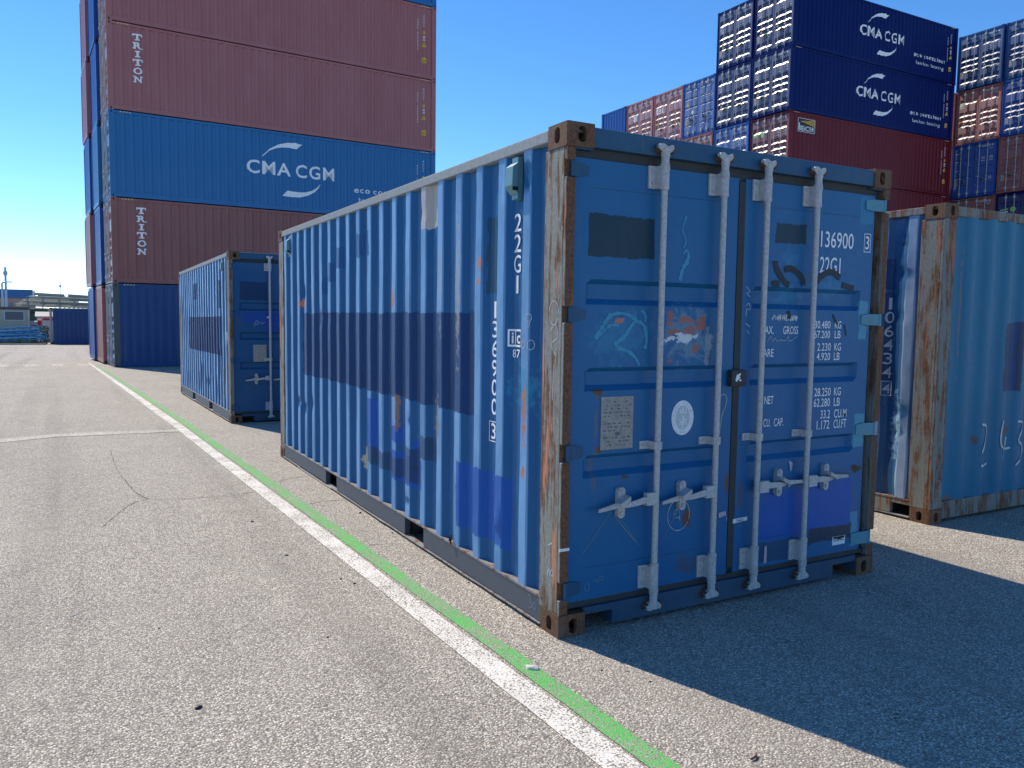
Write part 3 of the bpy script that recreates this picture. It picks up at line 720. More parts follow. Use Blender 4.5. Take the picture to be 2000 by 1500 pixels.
def near_container(name, loc, label, L=6.058, rz=0.0, rx=0.0, mats=None, dent=None, notches=None, sill_notch=True, doors=True, sub=3, rows=56, lip=True, group='containers on the ground'):
    mt = dict(side='main_side', side2='main_side', door='main_door', frame='main_frame', sill='main_sill', top='rail_top', bottom='rail_bottom', post='post', cast='casting', end='main_side', hinge='main_frame', hinge2='hinge_teal')
    mt.update(mats or {})
    root = tag(empty(name, loc, rz, rx), label, 'container', group)
    H = CH
    zs = [0.168 + (2.522 - 0.168) * k / rows for k in range(rows + 1)]
    dl = dent or dents([], 0.0)
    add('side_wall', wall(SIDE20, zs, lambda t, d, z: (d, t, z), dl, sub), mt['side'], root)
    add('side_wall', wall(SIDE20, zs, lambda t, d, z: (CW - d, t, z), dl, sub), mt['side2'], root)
    add('end_wall', wall(END, zs, lambda t, d, z: (t, L - d, z), dents([], 0.003, 3), 2), mt['end'], root)
    castings(root, L, H, mt['cast'])
    mb = MB(); mb.box(0.03, CW - 0.03, 0.05, L - 0.05, 2.555, 2.572); add('roof', mb.mesh('roof'), 'rail_top', root)
    mb = MB(); mb.box(0.03, CW - 0.03, 0.06, L - 0.05, 0.145, 0.168); add('floor', mb.mesh('floor'), 'floor_under', root)
    mb = MB(); mb.box(0.07, CW - 0.07, 0, 0.05, 0.03, 0.145); me = mb.mesh('cross_member')
    for k in range(18): add('cross_member', me, 'floor_under', root, (0, 0.30 + k * 0.31, 0))
    for s in (0, 1):
        a, b = (0.0, 0.06) if not s else (CW - 0.06, CW)
        mb = MB(); mb.box(a, b, 0.178, L - 0.178, 2.516, 2.577); add('top_rail', mb.mesh('top_rail', None, 0.006), mt['top'], root)
        a, b = (0.006, 0.05) if not s else (CW - 0.05, CW - 0.006)
        nt = (notches or {}).get(s, [(1.78, 2.135, 0.172), (3.845, 4.2, 0.172)])
        add('bottom_rail', rail_notched(a, b, 0.178, L - 0.178, 0.030, 0.158, [(p, q, min(t, 0.158)) for p, q, t in nt]), mt['bottom'], root)
        a, b = (0.002, 0.07) if not s else (CW - 0.07, CW - 0.002)
        mb = MB(); mb.box(a, b, 0.178, L - 0.178, 0.1582, 0.170); add('rail_flange', mb.mesh('rail_flange'), 'lip' if lip else mt['bottom'], root)
        mb = MB(); sg = -1 if not s else 1; x0 = 0.006 if not s else CW - 0.006     # bent lower lip, wavy as on the photograph
        N = 90; pv = []
        for k in range(N + 1):
            y = 0.18 + (L - 0.36) * k / N; w = 0.010 + 0.008 * mnoise.noise((y * 1.4, 2, 1)) + 0.006 * mnoise.noise((y * 4, 2, 6))
            zz = 0.022 + 0.010 * mnoise.noise((y * 1.1, 7, 3)) - (0.012 if 4.0 < y < 5.2 else 0)
            pv.append((y, w, zz))
        for (y, w, z), (y2, w2, z2) in zip(pv, pv[1:]):
            p = [(x0 - sg * 0.04, y, 0.027), (x0 + sg * w, y, z), (x0 + sg * w, y, z - 0.007), (x0 - sg * 0.04, y, 0.020)]
            q = [(x0 - sg * 0.04, y2, 0.027), (x0 + sg * w2, y2, z2), (x0 + sg * w2, y2, z2 - 0.007), (x0 - sg * 0.04, y2, 0.020)]
            for i in range(3): mb.quad(p[i], p[i + 1], q[i + 1], q[i])
        add('rail_lip', mb.mesh('rail_lip'), 'lip', root)
        for e in (0, 1):
            mb = MB()
            hz = [(2.325, 2.408), (1.611, 1.694), (0.908, 0.999), (0.197, 0.289)] if (e == 0 and doors) else []
            xo, xi = (0.0, 0.056) if not s else (CW, CW - 0.056)
            ya, yb = (0.0, 0.206) if e == 0 else (L, L - 0.206)
            yc = ya + (0.028 if e == 0 else -0.028)
            z = 0.1185
            X = sorted((xo + (0.004 if not s else -0.004), xi)); Yb = sorted((yc, yb))
            mb.box(X[0], X[1], Yb[0], Yb[1], 0.1185, H - 0.1185)
            cuts = [0.1185] + [q for h in sorted(hz) for q in h] + [H - 0.1185]
            for k in range(0, len(cuts), 2):
                X2 = sorted((xo + (0.004 if not s else -0.004), xi)); Y2 = sorted((ya + (0.003 if e == 0 else -0.003), yc - (0.0005 if e == 0 else -0.0005)))
                mb.box(X2[0], X2[1], Y2[0], Y2[1], cuts[k], cuts[k + 1])
            if e == 1 or not doors:   # fold of the end post towards the end wall
                X3 = sorted((xi, xi + (0.11 if not s else -0.11))); Y3 = sorted((ya + (0.012 if e == 0 else -0.012), ya + (0.055 if e == 0 else -0.055)))
                mb.box(X3[0], X3[1], Y3[0], Y3[1], 0.1185, H - 0.1185)
            me = mb.mesh('corner_post', None, 0.005); po = add('corner_post', me, mt['post'], root)
            if e == 0 and doors and mt['post'] == 'post':      # the narrow front face is bare rust
                me.materials.append(None); po.material_slots[1].link = 'OBJECT'; po.material_slots[1].material = M['post_front']
                for p_ in me.polygons:
                    if p_.normal.y < -0.7: p_.material_index = 1
    # far end frame
    mb = MB(); mb.box(0.162, CW - 0.162, L - 0.075, L - 0.012, 2.50, 2.577); add('end_rail', mb.mesh('end_rail', None, 0.006), mt['top'], root)
    mb = MB(); mb.box(0.162, CW - 0.162, L - 0.075, L - 0.010, 0.028, 0.175); add('end_sill', mb.mesh('end_sill', None, 0.006), mt['bottom'], root)
    # door end
    mb = MB(); mb.prism([(0.162, 0.008, 2.481), (0.162, 0.006, 2.572), (0.162, 0.016, 2.580), (0.162, 0.10, 2.580), (0.162, 0.10, 2.481)], (CW - 0.324, 0, 0))
    add('header', mb.mesh('header', None, 0.004), mt['frame'], root)
    for a, b in ((0.06, 0.162), (CW - 0.162, CW - 0.06)): mb = MB(); mb.box(a, b, 0.012, 0.1, 2.4725, 2.4728 + 0.0002); mb.box(a, b, 0.013, 0.1, 2.465, 2.4725); add('header_gusset', mb.mesh('header_gusset'), mt['frame'], root)
    add('sill', rail_notched(0.162, CW - 0.162, 0.012, 0.11, 0.024, 0.135, [(0.1625, 0.345, 0.098), (2.064, CW - 0.1625, 0.098)] if sill_notch else [(0.1625, 0.1626, 0.135)], 'x'), mt['sill'], root)
    for bx in ((0.058, CW - 0.058, 0.052, 0.10, 0.136, 0.20), (0.058, CW - 0.058, 0.046, 0.09, 2.41, 2.4805), (1.168, 1.216, 0.026, 0.06, 0.201, 2.41)):
        mb = MB(); mb.box(*bx); add('gasket', mb.mesh('gasket'), 'gasket', root)
    mb = MB(); mb.box(0.058, CW - 0.058, 0.034, 0.052, 0.1362, 0.166); add('gasket', mb.mesh('gasket'), 'gasket', root)
    bands = [(1.705, 1.833), (1.262, 1.383), (0.812, 0.931)]
    for s, (x0, x1, xa, xb) in enumerate(((0.0605, 1.166, 0.149, 1.085), (1.218, CW - 0.112, 1.300, 2.228))):
        d = add('door', swage_door(x0, x1, 0.168, 2.428, xa, xb, bands, 0.034, 0.030), mt['door'], root)
        for zz in (2.287, 0.338): mb = MB(); mb.box(xa + 0.02, xb - 0.02, 0.0285, 0.0305, zz, zz + 0.002); add('weld_seam', mb.mesh('weld_seam'), 'main_sill', d)
        for (z0, z1) in ((2.325, 2.408), (1.611, 1.694), (0.908, 0.999), (0.197, 0.289)):
            mb = MB()
            if s == 0:
                mb.tube((0.046, 0.012, z0 + 0.004), (0.046, 0.012, z1 - 0.004), 0.013, 0.013, 10)
                mb.prism([(0.046, 0.006, z0 + 0.006), (0.075, 0.020, z0 + 0.006), (0.145, 0.022, z0 + 0.020), (0.145, 0.022, z1 - 0.020), (0.075, 0.020, z1 - 0.006), (0.046, 0.006, z1 - 0.006)], (0, 0.012, 0))
            else:
                xc = CW - 0.046
                mb.tube((xc, 0.012, z0 + 0.004), (xc, 0.012, z1 - 0.004), 0.013, 0.013, 10)
                mb.prism([(xc, 0.004, z0 + 0.006), (xc - 0.10, 0.014, z0 + 0.006), (xc - 0.155, 0.022, z0 + 0.015), (xc - 0.155, 0.022, z1 - 0.015), (xc - 0.10, 0.014, z1 - 0.006), (xc, 0.004, z1 - 0.006)], (0, 0.012, 0))
            add('hinge', mb.mesh('hinge', 30), mt['hinge2'] if s else mt['hinge'], d)
    # recess wall beside the right-hand door leaf
    mb = MB(); mb.box(CW - 0.111, CW - 0.0565, 0.085, 0.10, 0.14, 2.41); add('door_jamb', mb.mesh('door_jamb'), 'gasket', root)
    for i, (x, hs) in enumerate(((0.592, -1), (1.008, -1), (1.336, 1), (1.744, 1))):
        b = add('locking_bar', bar_mesh(x, H), 'galv', root)
        add('cam', cam_mesh(x, 2.515, True), 'galv', b); add('cam', cam_mesh(x, 0.09, False), 'galv', b)
        add('cam_keeper', keeper_mesh(x, 2.512, True), 'bolt', b); add('cam_keeper', keeper_mesh(x, 0.088, False), 'bolt', b)
        for z0, z1 in ((0.182, 0.306), (2.314, 2.430)):
            add('bar_bracket', bracket_mesh(x, z0, z1), 'galv', b)
            for zr in (z0 + 0.026, z1 - 0.024):
                add('rivet', cached('riv1', lambda: bolts_mesh([(0, 0)], 0.0095, 0.0178)), 'boltw', b, (x - 0.048, 0, zr))
                add('rivet', cached('riv2', lambda: bolts_mesh([(0, 0)], 0.006, -0.0055, 0.003)), 'black', b, (x + 0.0295, 0, zr))
        add('bar_guide', guide_mesh(x, 0.944, 0.986), 'galv', b)
        add('rivet', bolts_mesh([(x - 0.062, 0.965)], 0.009, 0.0198), 'boltw', b)
        zh = 0.682 if hs < 0 else 0.672
        add('handle', handle_mesh(x, hs, zh, -0.02 if hs < 0 else 0.075), 'galv', b)
        add('handle_retainer', retainer_mesh(x, hs, zh + (0.0 if hs < 0 else 0.016)), 'galv', b)
    return root

# ================================================================== the near blue container
main_d = [(5.05, 1.88, 0.16, 0.10, 0.022), (4.85, 1.93, 0.1, 0.05, -0.012), (5.2, 0.72, 0.16, 0.05, 0.020), (4.95, 0.68, 0.2, 0.06, 0.016), (4.72, 0.76, 0.12, 0.08, 0.014), (4.3, 1.62, 0.15, 0.1, 0.010), (4.0, 1.62, 0.12, 0.05, 0.012),
          (0.40, 2.42, 0.07, 0.12, 0.02), (0.52, 2.28, 0.08, 0.05, 0.006), (1.81, 2.36, 0.03, 0.02, -0.012), (1.81, 2.345, 0.08, 0.05, 0.014), (0.70, 0.36, 0.06, 0.06, 0.014), (0.69, 0.42, 0.03, 0.10, -0.016), (2.1, 0.28, 0.06, 0.04, 0.012), (2.05, 0.88, 0.06, 0.05, 0.012), (1.95, 0.33, 0.05, 0.03, 0.012)]
box1 = near_container('shipping_container', (0, 0, 0), 'weathered blue container with white locking bars and rusty corners, nearest to the camera', dent=dents(main_d, 0.0042, 1.3, 0.0))
# lettering on its doors
fd = lambda lift=0.0025: (lambda s, t: (s, 0.030 - lift, t))
D = Decal(); D.text('136900', 1.845, 2.085, 0.293, 0.097, 0.004); D.text('22G1', 1.845, 1.931, 0.183, 0.097, 0.004)
D.text('3', 2.250, 2.092, 0.036, 0.082, 0.004); D.frame(2.237, 2.299, 2.074, 2.190, 0.004)
rows_t = [('MAX.', 1.372, 1.559, 0.105, 0.047), ('GROSS', 1.556, 1.559, 0.125, 0.047), ('TARE', 1.370, 1.426, 0.113, 0.046), ('NET', 1.423, 1.147, 0.074, 0.047), ('CU.', 1.422, 1.012, 0.058, 0.048), ('CAP.', 1.508, 1.012, 0.080, 0.048),
          ('30.480', 1.822, 1.594, 0.140, 0.047), ('KG', 2.002, 1.594, 0.058, 0.047), ('67.200', 1.822, 1.535, 0.140, 0.046), ('LB', 2.004, 1.535, 0.054, 0.046),
          ('2.230', 1.853, 1.458, 0.120, 0.047), ('KG', 2.006, 1.458, 0.060, 0.047), ('4.920', 1.851, 1.400, 0.120, 0.046), ('LB', 2.005, 1.400, 0.053, 0.046),
          ('28.250', 1.845, 1.178, 0.146, 0.051), ('KG', 2.022, 1.178, 0.062, 0.051), ('62.280', 1.843, 1.113, 0.146, 0.051), ('LB', 2.024, 1.113, 0.055, 0.051),
          ('33.2', 1.908, 1.038, 0.086, 0.053), ('CU.M', 2.030, 1.038, 0.116, 0.053), ('1.172', 1.878, 0.972, 0.114, 0.055), ('CU.FT', 2.030, 0.972, 0.118, 0.055)]
for t, x, z, w, h in rows_t: D.text(t, x, z, w, h, 0.003)
decal(box1, D, 'white', fmap=fd())
# smears and scribbles on the doors
D = Decal()
for k in range(26):
    x = 1.465 + 0.21 * k / 26; D.stroke([(x + random.uniform(-.01, .01), 1.642 + random.uniform(-.008, .006)), (x + random.uniform(0, .014), 1.668 + random.uniform(-.008, .008))], 0.007, 0.4)
decal(box1, D, 'white_dim', fmap=lambda s, t: (s, 0.030 - 0.002 - 0.0007 * ((s * 517) % 1), t), name='paint_smear', joined=True)
D = Decal(); D.stroke(smooth_pts([(0.79, 2.19), (0.765, 2.12), (0.79, 2.06), (0.775, 2.02)]), 0.008, 0.5); D.stroke(smooth_pts([(0.755, 1.845), (0.775, 1.91), (0.80, 1.945), (0.815, 1.985)]), 0.024, 0.35)
D.stroke(smooth_pts([(0.815, 1.985), (0.80, 2.01), (0.775, 1.99)]), 0.012, 0.4)
D.stroke(smooth_pts([(0.21, 1.53), (0.26, 1.60), (0.31, 1.655), (0.40, 1.66), (0.47, 1.63)]), 0.022, 0.5); D.stroke(smooth_pts([(0.24, 1.55), (0.30, 1.60), (0.36, 1.60)]), 0.014, 0.5)
D.stroke(smooth_pts([(0.33, 1.50), (0.40, 1.55), (0.46, 1.62), (0.52, 1.60), (0.54, 1.53), (0.53, 1.48)]), 0.020, 0.5); D.stroke(smooth_pts([(0.34, 1.49), (0.42, 1.465), (0.47, 1.43), (0.495, 1.39)]), 0.022, 0.5); D.stroke(smooth_pts([(0.50, 1.68), (0.525, 1.66), (0.53, 1.62)]), 0.012, 0.5)
decal(box1, D, 'cyan_spray', fmap=lambda s, t: (s, 0.030 - 0.0015 - 0.0006 * ((s * 311 + t * 173) % 1), t), name='spray_mark')
D = Decal()
for pts in ([(1.47, 1.985), (1.475, 1.95), (1.51, 1.905), (1.56, 1.86), (1.59, 1.85)], [(1.545, 1.935), (1.60, 1.945), (1.66, 1.92), (1.70, 1.885), (1.71, 1.85)], [(1.45, 1.845), (1.47, 1.855), (1.51, 1.85)], [(1.80, 1.85), (1.85, 1.90), (1.91, 1.935), (1.97, 1.935), (2.03, 1.905)], [(2.05, 1.865), (2.10, 1.855), (2.16, 1.845)]):
    D.stroke(smooth_pts(pts), 0.038, 0.12)
decal(box1, D, 'dark_spray', fmap=lambda s, t: (s, 0.030 - 0.0035 - 0.0006 * ((s * 217 + t * 119) % 1), t), name='roller_mark')
D = Decal(); D.stroke(smooth_pts([(1.59, 1.695), (1.60, 1.67), (1.605, 1.65)]), 0.024, 0.1); D.stroke(smooth_pts([(1.98, 1.68), (2.02, 1.62)]), 0.015, 0.3); D.stroke([(2.09, 1.62), (2.11, 1.55)], 0.010, 0.3)
decal(box1, D, 'dark_spray', fmap=lambda s, t: (s, 0.030 - 0.0040, t), name='roller_mark')
D = Decal()
circ = lambda cx, cz, rx, rz, a0=0, a1=360, n=26: [(cx + rx * math.cos(R(a0 + (a1 - a0) * k / n)), cz + rz * math.sin(R(a0 + (a1 - a0) * k / n))) for k in range(n + 1)]
D.stroke(circ(0.795, 0.555, 0.078, 0.088, -20, 330), 0.0035, 0.4); D.stroke(smooth_pts([(0.76, 0.555), (0.775, 0.585), (0.80, 0.58), (0.80, 0.545), (0.775, 0.54)]), 0.0035, 0.4); D.stroke([(0.80, 0.58), (0.805, 0.52)], 0.0035, 0.4)
D.stroke(smooth_pts([(1.43, 1.515), (1.455, 1.545), (1.47, 1.515), (1.49, 1.535), (1.51, 1.515), (1.53, 1.525), (1.56, 1.52), (1.585, 1.525), (1.60, 1.55), (1.605, 1.52), (1.64, 1.527), (1.68, 1.55)]), 0.003, 0.4)
D.stroke(smooth_pts([(1.245, 1.83), (1.275, 1.80), (1.25, 1.79), (1.28, 1.77)]), 0.0035, .4); D.stroke(smooth_pts([(1.25, 1.72), (1.27, 1.735), (1.28, 1.70), (1.255, 1.70), (1.25, 1.66)]), 0.0035, .4); D.stroke([(1.25, 1.62), (1.285, 1.60)], 0.0035, .3); D.stroke([(1.262, 1.58), (1.28, 1.56)], 0.0035, .3)
decal(box1, D, 'chalk', fmap=lambda s, t: (s, 0.030 - 0.0035, t), name='chalk_mark')
D = Decal(); D.stroke([(0.16, 0.42), (0.33, 0.62), (0.42, 0.55), (0.53, 0.41)], 0.004, 0.6); D.stroke([(0.35, 0.60), (0.50, 0.44)], 0.008, 0.6); D.stroke([(0.68, 0.42), (0.84, 0.66)], 0.003, 0.6)
D.stroke(circ(0.19, 0.235, 0.014, 0.02), 0.003, .3); D.stroke([(0.23, 0.26), (0.245, 0.275), (0.25, 0.25)], 0.003, .3); D.stroke([(0.26, 0.25), (0.27, 0.28)], 0.003, .3); D.stroke([(0.275, 0.282), (0.295, 0.28), (0.28, 0.255)], 0.003, .3)
decal(box1, D, 'chalk_faint', fmap=lambda s, t: (s, 0.030 - 0.0030, t), name='chalk_mark')
# approval plate, oval sticker, small labels
mb = MB(); mb.box(0.254, 0.462, 0.0245, 0.0296, 0.953, 1.231); pl = add('approval_plate', mb.mesh('approval_plate', None, 0.0015), 'plate', box1)
D = Decal()
for r_ in range(13):
    z = 1.205 - r_ * 0.019
    if r_ in (5, 9): continue
    x = 0.272
    while x < 0.44:
        w = random.uniform(0.006, 0.022)
        if random.random() < 0.62: D.rect(x, min(x + w, 0.446), z - 0.0045, z + 0.0035 + random.uniform(-.002, .002))
        x += w + random.uniform(0.004, 0.014)
D.ellipse(0.36, 1.035, 0.017, 0.011)
me = D.project('stamping', lambda s, t: (s, 0.0242 - 0.0001, t)); add('stamping', me, 'plate_mark', pl)
for x, z in ((0.262, 1.222), (0.454, 1.222), (0.262, 0.962), (0.454, 0.962)):
    me = cached('plate_rivet', lambda: bolts_mesh([(0, 0)], 0.0055, 0.0246, 0.003)); add('rivet', me, 'boltw', pl, (x, 0, z))
mb = MB(); n = 40
mb.prism([(0.804 + 0.078 * math.cos(2 * math.pi * k / n) * (1 - 0.0), 0.0272, 1.097 + 0.096 * math.sin(2 * math.pi * k / n)) for k in range(n)], (0, 0.0025, 0))
ov = add('oval_sticker', mb.mesh('oval_sticker'), 'sticker', box1)
D = Decal(); D.ellipse(0.804, 1.097, 0.050, 0.067, 36); add('emblem_ground', D.project('emblem_ground', lambda s, t: (s, 0.0268, t)), 'sticker_grey', ov)
D = Decal()
D.stroke([(0.804, 1.155), (0.803, 1.12), (0.812, 1.09), (0.80, 1.05)], 0.011, 0.2); D.stroke([(0.784, 1.145), (0.79, 1.125), (0.80, 1.115), (0.822, 1.125), (0.828, 1.15)], 0.007, 0.2)
D.rect(0.776, 0.793, 1.082, 1.088); D.rect(0.818, 0.836, 1.082, 1.088); D.stroke([(0.782, 1.06), (0.80, 1.078)], 0.007, .2); D.stroke([(0.818, 1.078), (0.833, 1.06)], 0.007, .2); D.rect(0.793, 0.818, 1.038, 1.043)
add('emblem', D.project('emblem', lambda s, t: (s, 0.0265, t)), 'sticker', ov)
D = Decal()
ring = 'BUREAU VERITAS'
for k, ch in enumerate(ring):
    if ch == ' ': continue
    a = R(205 - k * 230 / (len(ring) - 1)); cx, cz = 0.804 + 0.064 * math.cos(a), 1.097 + 0.081 * math.sin(a)
    vs, fs = glyphs(ch, 0.0); i = len(D.v); rot = a - math.pi / 2
    for u, v in vs:
        u = (u - 0.5) * 0.011; v = (v - 0.5) * 0.014
        D.v.append((cx + u * math.cos(rot) - v * math.sin(rot), cz + u * math.sin(rot) + v * math.cos(rot)))
    D.f += [tuple(i + q for q in f) for f in fs]
D.text('1828', 0.784, 1.012, 0.040, 0.013)
add('lettering', D.project('lettering', lambda s, t: (s, 0.0267, t)), 'sticker_grey', ov)
mb = MB(); mb.box(2.070, 2.188, 0.0275, 0.0296, 0.219, 0.274); cm = add('maker_plate', mb.mesh('maker_plate'), 'sticker', box1)
D = Decal(); D.text('CIMC', 2.078, 0.243, 0.10, 0.028, 0.02); D.rect(2.078, 2.180, 0.258, 0.273); add('lettering', D.project('lettering', lambda s, t: (s, 0.0270 - 0.0004 * (t > 0.257), t)), 'black', cm)
mb = MB(); mb.prism([(1.203, 0.0225, 0.460), (1.315, 0.0225, 0.468), (1.315, 0.0225, 0.490), (1.203, 0.0225, 0.486)], (0, 0.002, 0)); stc = add('seal_tape', mb.mesh('seal_tape'), 'sticker', box1)
D = Decal(); D.frame(1.228, 1.285, 0.466, 0.484, 0.002); D.rect(1.235, 1.278, 0.472, 0.477); add('print', D.project('print', lambda s, t: (s, 0.0222, t)), 'black', stc)
for q in ([(1.09, 0.535), (1.145, 0.54), (1.15, 0.515), (1.095, 0.505)], [(1.150, 0.50), (1.158, 0.50), (1.158, 0.475)], [(1.645, 0.795), (1.665, 0.79), (1.68, 0.78), (1.672, 0.735), (1.66, 0.73), (1.655, 0.76)], [(1.648, 0.66), (1.665, 0.66), (1.665, 0.635), (1.65, 0.635)], [(1.468, 0.29), (1.488, 0.295), (1.49, 0.19), (1.466, 0.185)]):
    D = Decal(); D.poly(q); add('tape_scrap', D.project('tape_scrap', fd(0.0045)), 'pinktape', box1)
# padlock box over the door gap, seal wire on the second bar
mb = MB(); mb.box(1.122, 1.236, -0.012, 0.0245, 1.262, 1.356); lb = add('lock_box', mb.mesh('lock_box', None, 0.006), 'gasket', box1)
D = Decal()
for k in range(9): D.stroke([(1.147 + random.uniform(0, .03), 1.29 + random.uniform(0, .045)), (1.162 + random.uniform(0, .035), 1.295 + random.uniform(0, .04))], random.uniform(.008, .014), 0.3)
add('torn_label', D.project('torn_label', lambda s, t: (s, -0.0127 - 0.0006 * ((s * 911) % 1), t)), 'sticker', lb)
mb = MB(); mb.path(smooth_pts([(1.022, -0.030, 1.215), (1.045, -0.035, 1.225), (1.065, -0.035, 1.20), (1.06, -0.03, 1.15), (1.04, -0.03, 1.11), (1.030, -0.028, 1.04), (1.024, -0.030, 1.0)]), 0.0022, 5)
wire = tag(add('seal_wire', mb.mesh('seal_wire'), 'boltw'), 'thin loose seal wire looping off the second white locking bar', 'wire')
# lettering and fittings on its long side
def column(D, txt, sc, top, w, h, pitch, bold=0.006):
    z = top
    for ch in txt:
        ww = w * (0.35 if ch in '1I' else 1)
        D.text(ch, sc - ww / 2, z - h, ww, h, bold); z -= pitch
    return z
D = Decal(); column(D, '22G1', -0.545, 2.205, 0.075, 0.098, 0.113); column(D, '136900', -0.800, 1.728, 0.072, 0.098, 0.1135)
D.text('3', -0.836, 0.918, 0.058, 0.094, 0.006); D.frame(-0.862, -0.772, 0.902, 1.024, 0.006)
D.frame(-0.615, -0.490, 1.472, 1.570, 0.011); D.rect(-0.560, -0.549, 1.483, 1.559); D.text('i', -0.592, 1.490, 0.016, 0.062, 0.02); D.text('c', -0.540, 1.490, 0.036, 0.048, 0.02); D.text('87', -0.585, 1.412, 0.082, 0.046, 0.006)
decal(box1, D, 'white', SIDE20, False, lift=0.005)
D = Decal(); D.stroke(smooth_pts([(-0.475, 1.64), (-0.49, 1.60), (-0.45, 1.60)]), 0.004, .3); D.stroke([(-0.455, 1.66), (-0.45, 1.57)], 0.004, .3); D.stroke(circ(-0.365, 1.635, 0.022, 0.022), 0.004, .3); D.stroke([(-0.345, 1.635), (-0.36, 1.58)], 0.004, .3)
D.stroke(circ(-0.46, 1.525, 0.014, 0.022, 60, 300), 0.004, .3); D.stroke(circ(-0.41, 1.49, 0.016, 0.020), 0.004, .3); D.stroke(circ(-0.345, 1.49, 0.020, 0.026), 0.004, .3)
decal(box1, D, 'chalk', SIDE20, False, name='chalk_mark', lift=0.004)
D = Decal(); D.stroke(smooth_pts([(-0.31, 0.135), (-0.29, 0.145), (-0.285, 0.125), (-0.30, 0.11), (-0.275, 0.10), (-0.28, 0.075), (-0.305, 0.075)]), 0.004, .3); D.stroke(circ(-0.25, 0.095, 0.014, 0.018), 0.004, .3)
D.stroke([(-0.215, 0.15), (-0.215, 0.135)], 0.004, .1)
decal(box1, D, 'chalk_faint', fmap=lambda s, t: (0.003, -s, t), name='chalk_mark')
D = Decal(); D.stroke(circ(-0.10, 1.66, 0.045, 0.06, 0, 340), 0.004, .5); D.stroke(smooth_pts([(-0.13, 1.57), (-0.08, 1.60), (-0.06, 1.54), (-0.12, 1.50), (-0.07, 1.44)]), 0.004, .5); D.stroke([(-0.09, 1.40), (-0.10, 1.22)], 0.004, .5); D.stroke([(-0.12, 0.46), (-0.08, 0.48)], 0.006, .2)
D.stroke(smooth_pts([(-0.12, 0.30), (-0.105, 0.34), (-0.095, 0.30)]), 0.006, .3); D.stroke(circ(-0.075, 0.325, 0.012, 0.016), 0.005, .3)
decal(box1, D, 'chalk', fmap=lambda s, t: (0.0028, -s, t), name='chalk_mark')
mb = MB(); mb.box(-0.002, 0.058, -0.0005, 0.0028, 0.455, 0.470); add('tape_band', mb.mesh('tape_band'), 'sticker', box1)
for y0, nm in ((0.485, 'near'), (5.52, 'far')):
    mb = MB(); mb.prism([(0.002, y0, 2.47), (-0.030, y0, 2.445), (-0.034, y0, 2.345), (0.002, y0, 2.300)], (0, 0.085, 0)); mb.box(0.006, 0.040, y0 + 0.01, y0 + 0.075, 2.275, 2.50)
    v = add('vent_box', mb.mesh('vent_box', None, 0.003), 'vent', box1)
    mb = MB()
    for k in range(5): mb.box(-0.032 + 0.007 * k, -0.026 + 0.007 * k, y0 - 0.0015, y0 + 0.002, 2.318, 2.338)
    add('slot', mb.mesh('slot'), 'dark', v)
mb = MB(); mb.path(smooth_pts([(-0.008, 1.30, 0.173), (-0.012, 1.285, 0.20), (-0.006, 1.30, 0.222), (0.004, 1.32, 0.215), (0.0, 1.335, 0.180)]), 0.006, 6)
add('lashing_ring', mb.mesh('lashing_ring'), 'dark', box1)

# ================================================================== second container, further along the line
M['side2'] = paint('second_side_paint', (0.014, 0.100, 0.25, 1), 1, 0.45, spec=0.2, boxes=[(0.9, 4.6, 1.0, 1.62, (0.002, 0.022, 0.11, 1)), (0.8, 1.0, 1.75, 2.2, (0.012, 0.05, 0.10, 1)), (3.4, 4.0, 1.95, 2.25, (0.015, 0.05, 0.16, 1))], blobs=[(1.3, 2.0, 0.05, 0.2, (0.2, 0.14, 0.1, 1)), (0.6, 0.6, 0.08, 0.25, (0.14, 0.08, 0.06, 1), 0.8), (1.9, 0.28, 0.05, 0.08, (0.34, 0.22, 0.16, 1)), (0.35, 1.3, 0.03, 0.1, (0.5, 0.6, 0.65, 1))], rust=0.3, fade=0.4, dirt=0.18, scratch=0.2, crest_lit=1.0, crest_litcol=(0.32, 0.54, 0.80, 1))
M['door2'] = paint('second_door_paint', (0.012, 0.085, 0.21, 1), 0, 0.42, spec=0.3, boxes=[(0.16, 0.56, 1.86, 2.14, (0.012, 0.042, 0.115, 1)), (0.18, 1.1, 1.53, 1.68, (0.018, 0.07, 0.30, 1)), (0.45, 1.1, 1.38, 1.54, (0.018, 0.07, 0.30, 1), 0.7)], blobs=[(0.30, 0.70, 0.03, 0.22, (0.10, 0.085, 0.07, 1), 0.5, 0.9)], rust=0.15, fade=0.3, dirt=0.2)
box2 = near_container('shipping_container', (0.0, 9.24, 0.0), 'dented dark blue container standing behind the nearest blue one, beside the green line', rx=-0.007, mats=dict(side='side2', side2='side2', door='door2', end='side2', hinge='door2', hinge2='door2', cast='castd', post='post_dull'),
                      dent=dents([(0.9, 0.9, 0.2, 0.25, 0.02), (1.4, 0.7, 0.15, 0.12, -0.014), (2.2, 0.5, 0.3, 0.1, 0.015), (3.0, 0.6, 0.3, 0.2, 0.012)], 0.008, 6.1), sub=1, rows=36)
mb = MB(); mb.box(0.345, 0.54, 0.0245, 0.0296, 0.93, 1.19); pl = add('approval_plate', mb.mesh('approval_plate'), 'plate', box2)
D = Decal(); D.stroke(smooth_pts([(0.36, 1.46), (0.385, 1.54), (0.42, 1.55), (0.41, 1.50), (0.38, 1.50)]), 0.005, .3); D.stroke(smooth_pts([(0.43, 1.50), (0.46, 1.54), (0.48, 1.51), (0.52, 1.54)]), 0.004, .3); D.poly([(0.54, 1.61), (0.575, 1.63), (0.60, 1.625), (0.59, 1.605), (0.57, 1.59)])
decal(box2, D, 'chalk', fmap=fd(0.004), name='chalk_mark')
